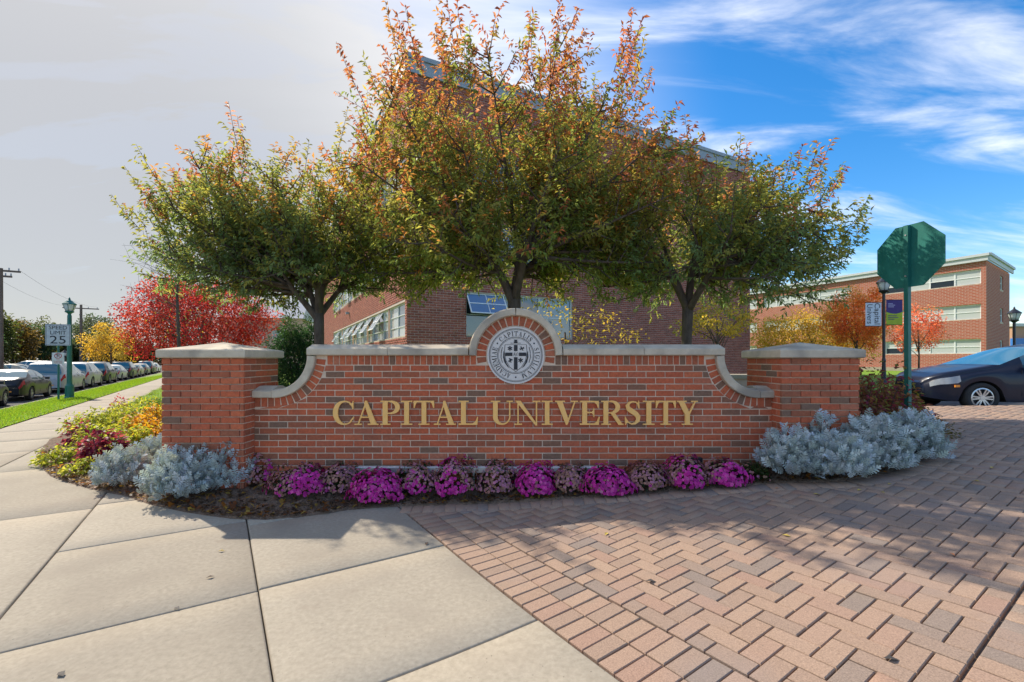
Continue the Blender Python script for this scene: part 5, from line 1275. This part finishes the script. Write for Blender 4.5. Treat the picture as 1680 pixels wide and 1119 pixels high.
lot = [('sedan', 'white'), ('suv', 'grey'), ('hatch', 'silver'), ('sedan', 'red'), ('van', 'white'), ('sedan', 'silver'), ('sedan', 'blue'), ('suv', 'white'), ('hatch', 'tan'), ('sedan', 'grey'), ('van', 'silver'), ('sedan', 'white')]
kn = {'sedan': 'sedan', 'suv': 'wagon', 'hatch': 'hatchback', 'van': 'van'}
for i, (kind, p) in enumerate(lot):
    x, y = SP(30+i*4.4, -18.5-(i % 2)*.4); make_car(kind, p, '%s %s in the car park behind the street row, %s from left' % (p, kn[kind], ORD[i]), x, y, -.45, hd_+math.pi/2, 'cars in the car park')
bc = make_car('hatch', 'navy', 'dark navy hatchback at the right edge with silver wheel spokes', 10.86, 9.76, gz(10, 10)+.008, R(-10), None, name='navy_car')
# ------------------------------------------------------------ street furniture
def text_part(txt, size, frame, name, mat, parent, inv, depth=.002, align='CENTER', sx=1.0):
    """flat lettering from the built-in font; frame(u, v, w) -> 3-D"""
    cu = bpy.data.curves.new(name, 'FONT'); cu.body = txt; cu.size = size; cu.align_x = align; cu.align_y = 'CENTER'; cu.extrude = depth; cu.resolution_u = 3
    ob = bpy.data.objects.new('tmp', cu); COL.objects.link(ob); dg = bpy.context.evaluated_depsgraph_get(); me = bpy.data.meshes.new_from_object(ob.evaluated_get(dg)); bpy.data.objects.remove(ob)
    for v in me.vertices: v.co = frame(v.co.x*sx, v.co.y, v.co.z)
    me.name = name; me.materials.clear(); me.materials.append(mat); me.update(); return link(bpy.data.objects.new(name, me), parent, inv)
M_SIGNW = flat('sign_face', (.52, .55, .58), .45); M_RED = flat('sign_red', (.45, .04, .05), .5); M_GLOBE = flat('lamp_glass', (.62, .66, .66), .2)
def panel(c, r, up, nrm, poly, th, name, mat, parent, inv):
    c = Vector(c); r = Vector(r).normalized(); up = Vector(up); nrm = Vector(nrm).normalized(); m = MB()
    m.prism(poly, lambda a, b: tuple(c+r*a+up*b+nrm*th/2), lambda a, b: tuple(c+r*a+up*b-nrm*th/2)); return m.build(name, mat, parent, inv)
def rpoly(w_, h, rad=.03):
    o = []
    for cx, cy, a0 in ((w_/2-rad, h/2-rad, 0), (-w_/2+rad, h/2-rad, 90), (-w_/2+rad, -h/2+rad, 180), (w_/2-rad, -h/2+rad, 270)):
        o += [(cx+rad*math.cos(R(a0+k*30)), cy+rad*math.sin(R(a0+k*30))) for k in range(4)]
    return o
# speed limit sign
lx, ly = at(114, 654); SY = ly*.985
sx_, sy_, _ = atY(96, 655, SY); sz_ = gz(sx_, sy_); t = thing('speed_sign', 'grey speed limit 25 sign on a dark green post by the street', 'sign', (sx_, sy_, sz_)); I = invof(t)
nrm = Vector((.514, -.857, 0)); rt = Vector((.857, .514, 0)); UP = (0, 0, 1)
m = MB(); m.tube([(sx_, sy_, sz_-.1), (sx_, sy_, EYE+(590-534)/FPX*SY)], .035, 8); m.build('post', M_GREEN, t, I)
zc = EYE+(590-549.5)/FPX*SY; c = Vector((sx_, sy_, zc))+nrm*.05; sw_, sh_ = .66*SY/16.2, .76*SY/16.2
pl = panel(c, rt, UP, nrm, rpoly(sw_, sh_), .01, 'sign_plate', M_SIGNW, t, I)
fr = lambda off, dz: (lambda u, v, w_: c+rt*u+Vector((0, 0, v+dz))+nrm*(.007+off+w_))
m = MB()
for a, b in (((-1, -1), (1, -1)), ((1, -1), (1, 1)), ((1, 1), (-1, 1)), ((-1, 1), (-1, -1))):
    p, q = (c+rt*(s[0]*(sw_/2-.025))+Vector((0, 0, s[1]*(sh_/2-.025)))+nrm*.007 for s in (a, b)); m.bar(p, q, .012, .004, up=nrm)
m.build('border', M_INK, pl)
kS = SY/16.2
for tx, sz, dz in (('SPEED', .19, .25), ('LIMIT', .19, .07), ('25', .40, -.19)): text_part(tx, sz*kS, fr(0, dz*kS), 'lettering', M_INK, pl, None, sx=.95 if len(tx) > 2 else 1.15)
c2 = Vector((sx_, sy_, EYE+(590-588)/FPX*SY))+nrm*.05; pk = panel(c2, rt, UP, nrm, rpoly(.36, .46), .008, 'parking_plate', M_WHITE, t, I)
fr2 = lambda dz: (lambda u, v, w_: c2+rt*u+Vector((0, 0, v+dz))+nrm*(.006+w_))
text_part('P', .2, fr2(.1), 'lettering', M_INK, pk, None)
m = MB(); ringp = [(c2+rt*(.1*math.cos(a))+Vector((0, 0, .1+.1*math.sin(a)))+nrm*.009) for a in np.linspace(0, 2*np.pi, 25)]; m.tube(ringp, .012, 5); m.bar(c2+rt*(-.07)+Vector((0, 0, .17))+nrm*.009, c2+rt*.07+Vector((0, 0, .03))+nrm*.009, .018, .006, up=nrm); m.build('no_parking_ring', M_RED, pk)
for dz, tx in ((-.06, 'NO'), (-.12, 'PARKING'), (-.18, 'THIS SIDE')): text_part(tx, .06, fr2(dz), 'lettering', M_RED, pk, None)
# campus lamps
def lamp(x, y, h, label, mat, z0, base=True, group=None):
    t = thing('street_lamp', label, 'lamp post', (x, y, z0), group or 'campus lamp posts'); I = invof(t); hp = h-.62
    m = MB(); m.lathe((x, y, z0-.1), [(.17, 0), (.17, .16), (.14, .19), (.14, .62), (.10, .68), (.085, .75), (.07, hp-.08+.1), (.05, hp+.1)] if base else [(.13, 0), (.13, .14), (.075, .3), (.055, .8), (.055, .85), (.065, .9), (.045, 1.0), (.045, hp+.1)], 14); m.build('post', mat, t, I, sm=False)
    m = MB(); m.lathe((x, y, z0+hp), [(.05, 0), (.09, .04), (.14, .07), (.15, .1), (.12, .12)], 14); m.build('collar', mat, t, I)
    m = MB(); m.lathe((x, y, z0+hp+.1), [(.11, 0), (.16, .14), (.19, .26), (.20, .28)], 14); m.build('globe', M_GLOBE, t, I, sm=True)
    m = MB(); m.lathe((x, y, z0+hp+.38), [(.225, 0), (.22, .03), (.15, .09), (.08, .16), (.05, .18), (.03, .21), (.04, .23), (.015, .27), (.005, .30)], 14); m.build('cap', mat, t, I)
    for k in range(6):
        a = k*math.pi/3; m = MB(); m.bar((x+.115*math.cos(a), y+.115*math.sin(a), z0+hp+.1), (x+.208*math.cos(a), y+.208*math.sin(a), z0+hp+.38), .012); m.build('rib', mat, t, I)
    return t
lamp(lx, ly, EYE+(590-490)/FPX*ly-gz(lx, ly), 'near dark green lamp post beside the speed limit sign', M_GREEN, gz(lx, ly))
x, y, z = atY(106, 572, 38); lamp(x, y, z, 'far lamp post seen between speed sign and near lamp', M_BLACKP, -.1)
bx, by, _ = atY(1450, 600, 15.8); bz0 = gz(bx, by); hl = EYE+(590-455)/FPX*15.8-bz0
lp = lamp(bx, by, hl+.05, 'black lamp post carrying a white and a purple banner', M_BLACKP, bz0, False); I = invof(lp)
x, y, z = atY(1664, 505, 19); lamp(x, y, z-gz(x, y), 'black lamp post at the right edge behind the navy car', M_BLACKP, gz(x, y), False)
M_BANW = flat('banner_white', (.62, .66, .72), .7); M_PURP = flat('banner_purple', (.06, .03, .17), .7); M_LIMEB = flat('banner_lime', (.38, .48, .03), .7)
def banner(px0, px1, py0, py1, label):
    a = atY(px0, py0, 15.8); b = atY(px1, py1, 15.8); w_, h = b[0]-a[0], a[2]-b[2]; c = Vector(((a[0]+b[0])/2, 15.8, (a[2]+b[2])/2))
    t = thing('banner', label, 'banner', (c.x, c.y, bz0), 'banners on the lamp post'); return t, invof(t), c, w_, h
t, J, c, w_, h = banner(1420, 1446, 496.5, 535, 'white banner with black vertical lettering on the lamp post')
panel(c, (1, 0, 0), UP, (0, -1, 0), rect(-w_/2, -h/2, w_/2, h/2), .008, 'cloth', M_BANW, t, J)
fb = lambda du: (lambda u, v, q: Vector((c.x+v+du, c.y-.006-q, c.z-u)))
cA = c.copy()
text_part('Capital', .27, (lambda u, v, q: Vector((cA.x+.12+v, cA.y-.006-q, cA.z+.40-u))), 'lettering', M_INK, t, J, align='LEFT')
text_part('Univers', .27, (lambda u, v, q: Vector((cA.x-.14+v, cA.y-.006-q, cA.z+.36-u))), 'lettering', M_INK, t, J, align='LEFT', sx=.82)
t2, J2, c, w_, h = banner(1454, 1480.5, 492, 533, 'purple and lime green banner on the lamp post')
cv = [(-w_/2+w_*k/10, .02-.07*math.sin(math.pi*k/10)) for k in range(11)]
panel(c, (1, 0, 0), UP, (0, -1, 0), [(-w_/2, -h/2), (w_/2, -h/2)]+[(a, b) for a, b in cv[::-1]], .008, 'lime_cloth', M_LIMEB, t2, J2)
panel(c, (1, 0, 0), UP, (0, -1, 0), cv+[(w_/2, h/2), (-w_/2, h/2)], .009, 'purple_cloth', M_PURP, t2, J2)
M_LAV = flat('banner_print', (.4, .36, .55), .7)
for k, (dz, ww) in enumerate(((.30, .16), (.25, .24), (.19, .2))): 
    panel((c.x-w_/2+.06+ww/2, c.y-.007, c.z+dz), (1, 0, 0), UP, (0, -1, 0), rect(-ww/2, -.014, ww/2, .014), .004, 'print_line', M_LAV, t2, J2)
for k, (dz, ww) in enumerate(((-.12, .3), (-.18, .36), (-.24, .22))):
    panel((c.x-w_/2+.06+ww/2, c.y-.0065, c.z+dz), (1, 0, 0), UP, (0, -1, 0), rect(-ww/2, -.011, ww/2, .011), .004, 'print_line', M_PURP, t2, J2)
for s, zz_ in ((-1, EYE+(590-496.5)/FPX*15.8), (-1, EYE+(590-535)/FPX*15.8), (1, EYE+(590-492)/FPX*15.8), (1, EYE+(590-533)/FPX*15.8)):
    m = MB(); m.tube([(bx, by, zz_), (bx+s*.64, by, zz_)], .012, 6); m.build('banner_arm', M_BLACKP, lp, I)
# back of the stop sign
t = thing('stop_sign', 'green backed octagonal traffic sign on a leaning green post', 'sign', (4.87, 5.55, gz(4.87, 5.55)+.05)); I = invof(t)
tp = Vector((.19, -.75, 0)).normalized(); nb = Vector((-.97, -.245, 0)).normalized(); c = Vector((4.868, 5.58, 2.69)); rr = .762/2/math.cos(R(22.5))
panel(c, tp, UP, nb, [(rr*math.cos(R(22.5+45*k)), rr*math.sin(R(22.5+45*k))) for k in range(8)], .006, 'sign_plate', noise_mat('green_sign_back', (.010, .13, .105), (.016, .165, .135), 5, .35, .05, 60, c3=(.03, .23, .19), s3=4, spec=.6), t, I)
panel(c-nb*.006, tp, UP, nb, [(rr*.985*math.cos(R(22.5+45*k)), rr*.985*math.sin(R(22.5+45*k))) for k in range(8)], .003, 'sign_face', M_RED, t, I)
pb = c+nb*.035; m = MB(); b0 = Vector((pb.x+.03, pb.y+.02, .2)); m.bar(b0, (pb.x, pb.y, 2.69+.37), .05, .05, up=(nb.x, nb.y, 0)); m.build('post', M_GREEN, t, I)
for dz in (-.25, .25):
    m = MB(); q = pb+nb*.03; m.tube([(q.x-nb.x*.07, q.y-nb.y*.07, 2.69+dz), (q.x, q.y, 2.69+dz)], .01, 6); m.build('bolt', M_METAL, t, I)
# utility poles with their wires
def pole(px, pyt, Y, arms, label, rad_):
    x, _, z = atY(px, pyt, Y); t = thing('utility_pole', label, 'utility pole', (x, Y, -.15), 'utility poles'); I = invof(t)
    m = MB(); m.tube([(x, Y, -.2), (x, Y, z)], [rad_, rad_*.7], 10); m.build('mast', M_WOODP, t, I)
    for py, w_ in arms:
        zc_ = atY(px, py, Y)[2]; m = MB(); m.bar((x-w_*SV[0], Y-w_*SV[1], zc_), (x+w_*SV[0], Y+w_*SV[1], zc_), .1, .12); m.build('crossarm', M_WOODP, t, I)
        for k in (-.9, -.4, .4, .9):
            m = MB(); m.tube([(x+k*w_*SV[0], Y+k*w_*SV[1], zc_+.05), (x+k*w_*SV[0], Y+k*w_*SV[1], zc_+.22)], .035, 6); m.build('insulator', M_FASC, t, I)
    return x, Y, z
a = pole(2, 440, 30, [(444, .9), (453, .5)], 'tall utility pole at the left picture edge', .12); b = pole(133, 500, 54, [(506, 1.6)], 'utility pole right of the near lamp post', .17)
for k in (-.9, .9):
    p = [(a[0]+k*SV[0], a[1]+k*SV[1], a[2]-.1), (b[0]+k*1.5*SV[0], b[1]+k*1.5*SV[1], b[2]-.2)]; mid = [(p[0][i]+p[1][i])/2-(1.0 if i == 2 else 0) for i in range(3)]
    m = MB(); m.tube([tuple(q) for q in bez(np.array(p[0]), np.array(mid), np.array(p[1]), 14)], .007, 4); o = m.build('overhead_wire', M_DARK); tag(o, '%s overhead wire slung between the two utility poles' % ('street side' if k > 0 else 'far side'), 'wire', 'overhead wires')
# a few single leaves on the paving
lf = [(363, 905, 'y'), (345, 948, 'b'), (1410, 805, 'y'), (1448, 809, 'y'), (1562, 911, 'o'), (1068, 955, 'k'), (1462, 1083, 'k'), (995, 877, 'y'), (232, 820, 'o'), (700, 893, 'b'), (1628, 768, 'y'), (1460, 795, 'y'), (1275, 802, 'o'), (1340, 812, 'y'), (1290, 880, 'y'), (100, 1108, 'k'), (1602, 790, 'y'), (290, 1000, 'k')]
lc = {'y': (.5, .36, .06), 'b': (.12, .07, .04), 'o': (.5, .2, .08), 'k': (.07, .06, .05)}; lnm = {'y': 'yellow', 'b': 'brown', 'o': 'orange', 'k': 'dark curled'}
LM = {k: flat('dry_leaf_'+k, v, .7) for k, v in lc.items()}
lwhere = ['left of the long pillar shadow', 'below the yellow one', 'in front of the broad silver plant', 'just right of the corner silver plant', 'in the tree shade at the right', 'in the sunny middle of the driveway', 'near the bottom right corner', 'at the tree shadow edge', 'beside the left silver plants', 'close to the paver border', 'far out towards the navy car', 'beside the corner silver plant tip', 'in front of the withered flowers', 'before the low silver plant', 'in the middle of the shaded pavers', 'in the bottom left corner', 'right of the outermost silver plant', 'on the middle slab joint']
random.seed(3)
for i, (px, py, k) in enumerate(lf):
    x, y = at(px, py); z = gz(x, y); s = random.uniform(.02, .034); a = random.uniform(0, 6.28); ca, sa = math.cos(a)*s, math.sin(a)*s; m = MB()
    P = [(x-ca, y-sa, z+.004), (x-sa*.5, y+ca*.5, z+.014), (x+ca, y+sa, z+.006), (x+sa*.5, y-ca*.5, z+.012), (x, y, z+.007)]
    m.add(P, [(0, 4, 1), (1, 4, 2), (2, 4, 3), (3, 4, 0)]); o = m.build('fallen_leaf', LM[k]); o.data.update()
    on = 'concrete walk' if sv_of(x, y)[1] < 1.45 else 'clay pavers'
    tag(o, 'small %s fallen leaf on the %s, %s' % (lnm[k], on, lwhere[i]), 'leaf', 'single leaves on the paving')
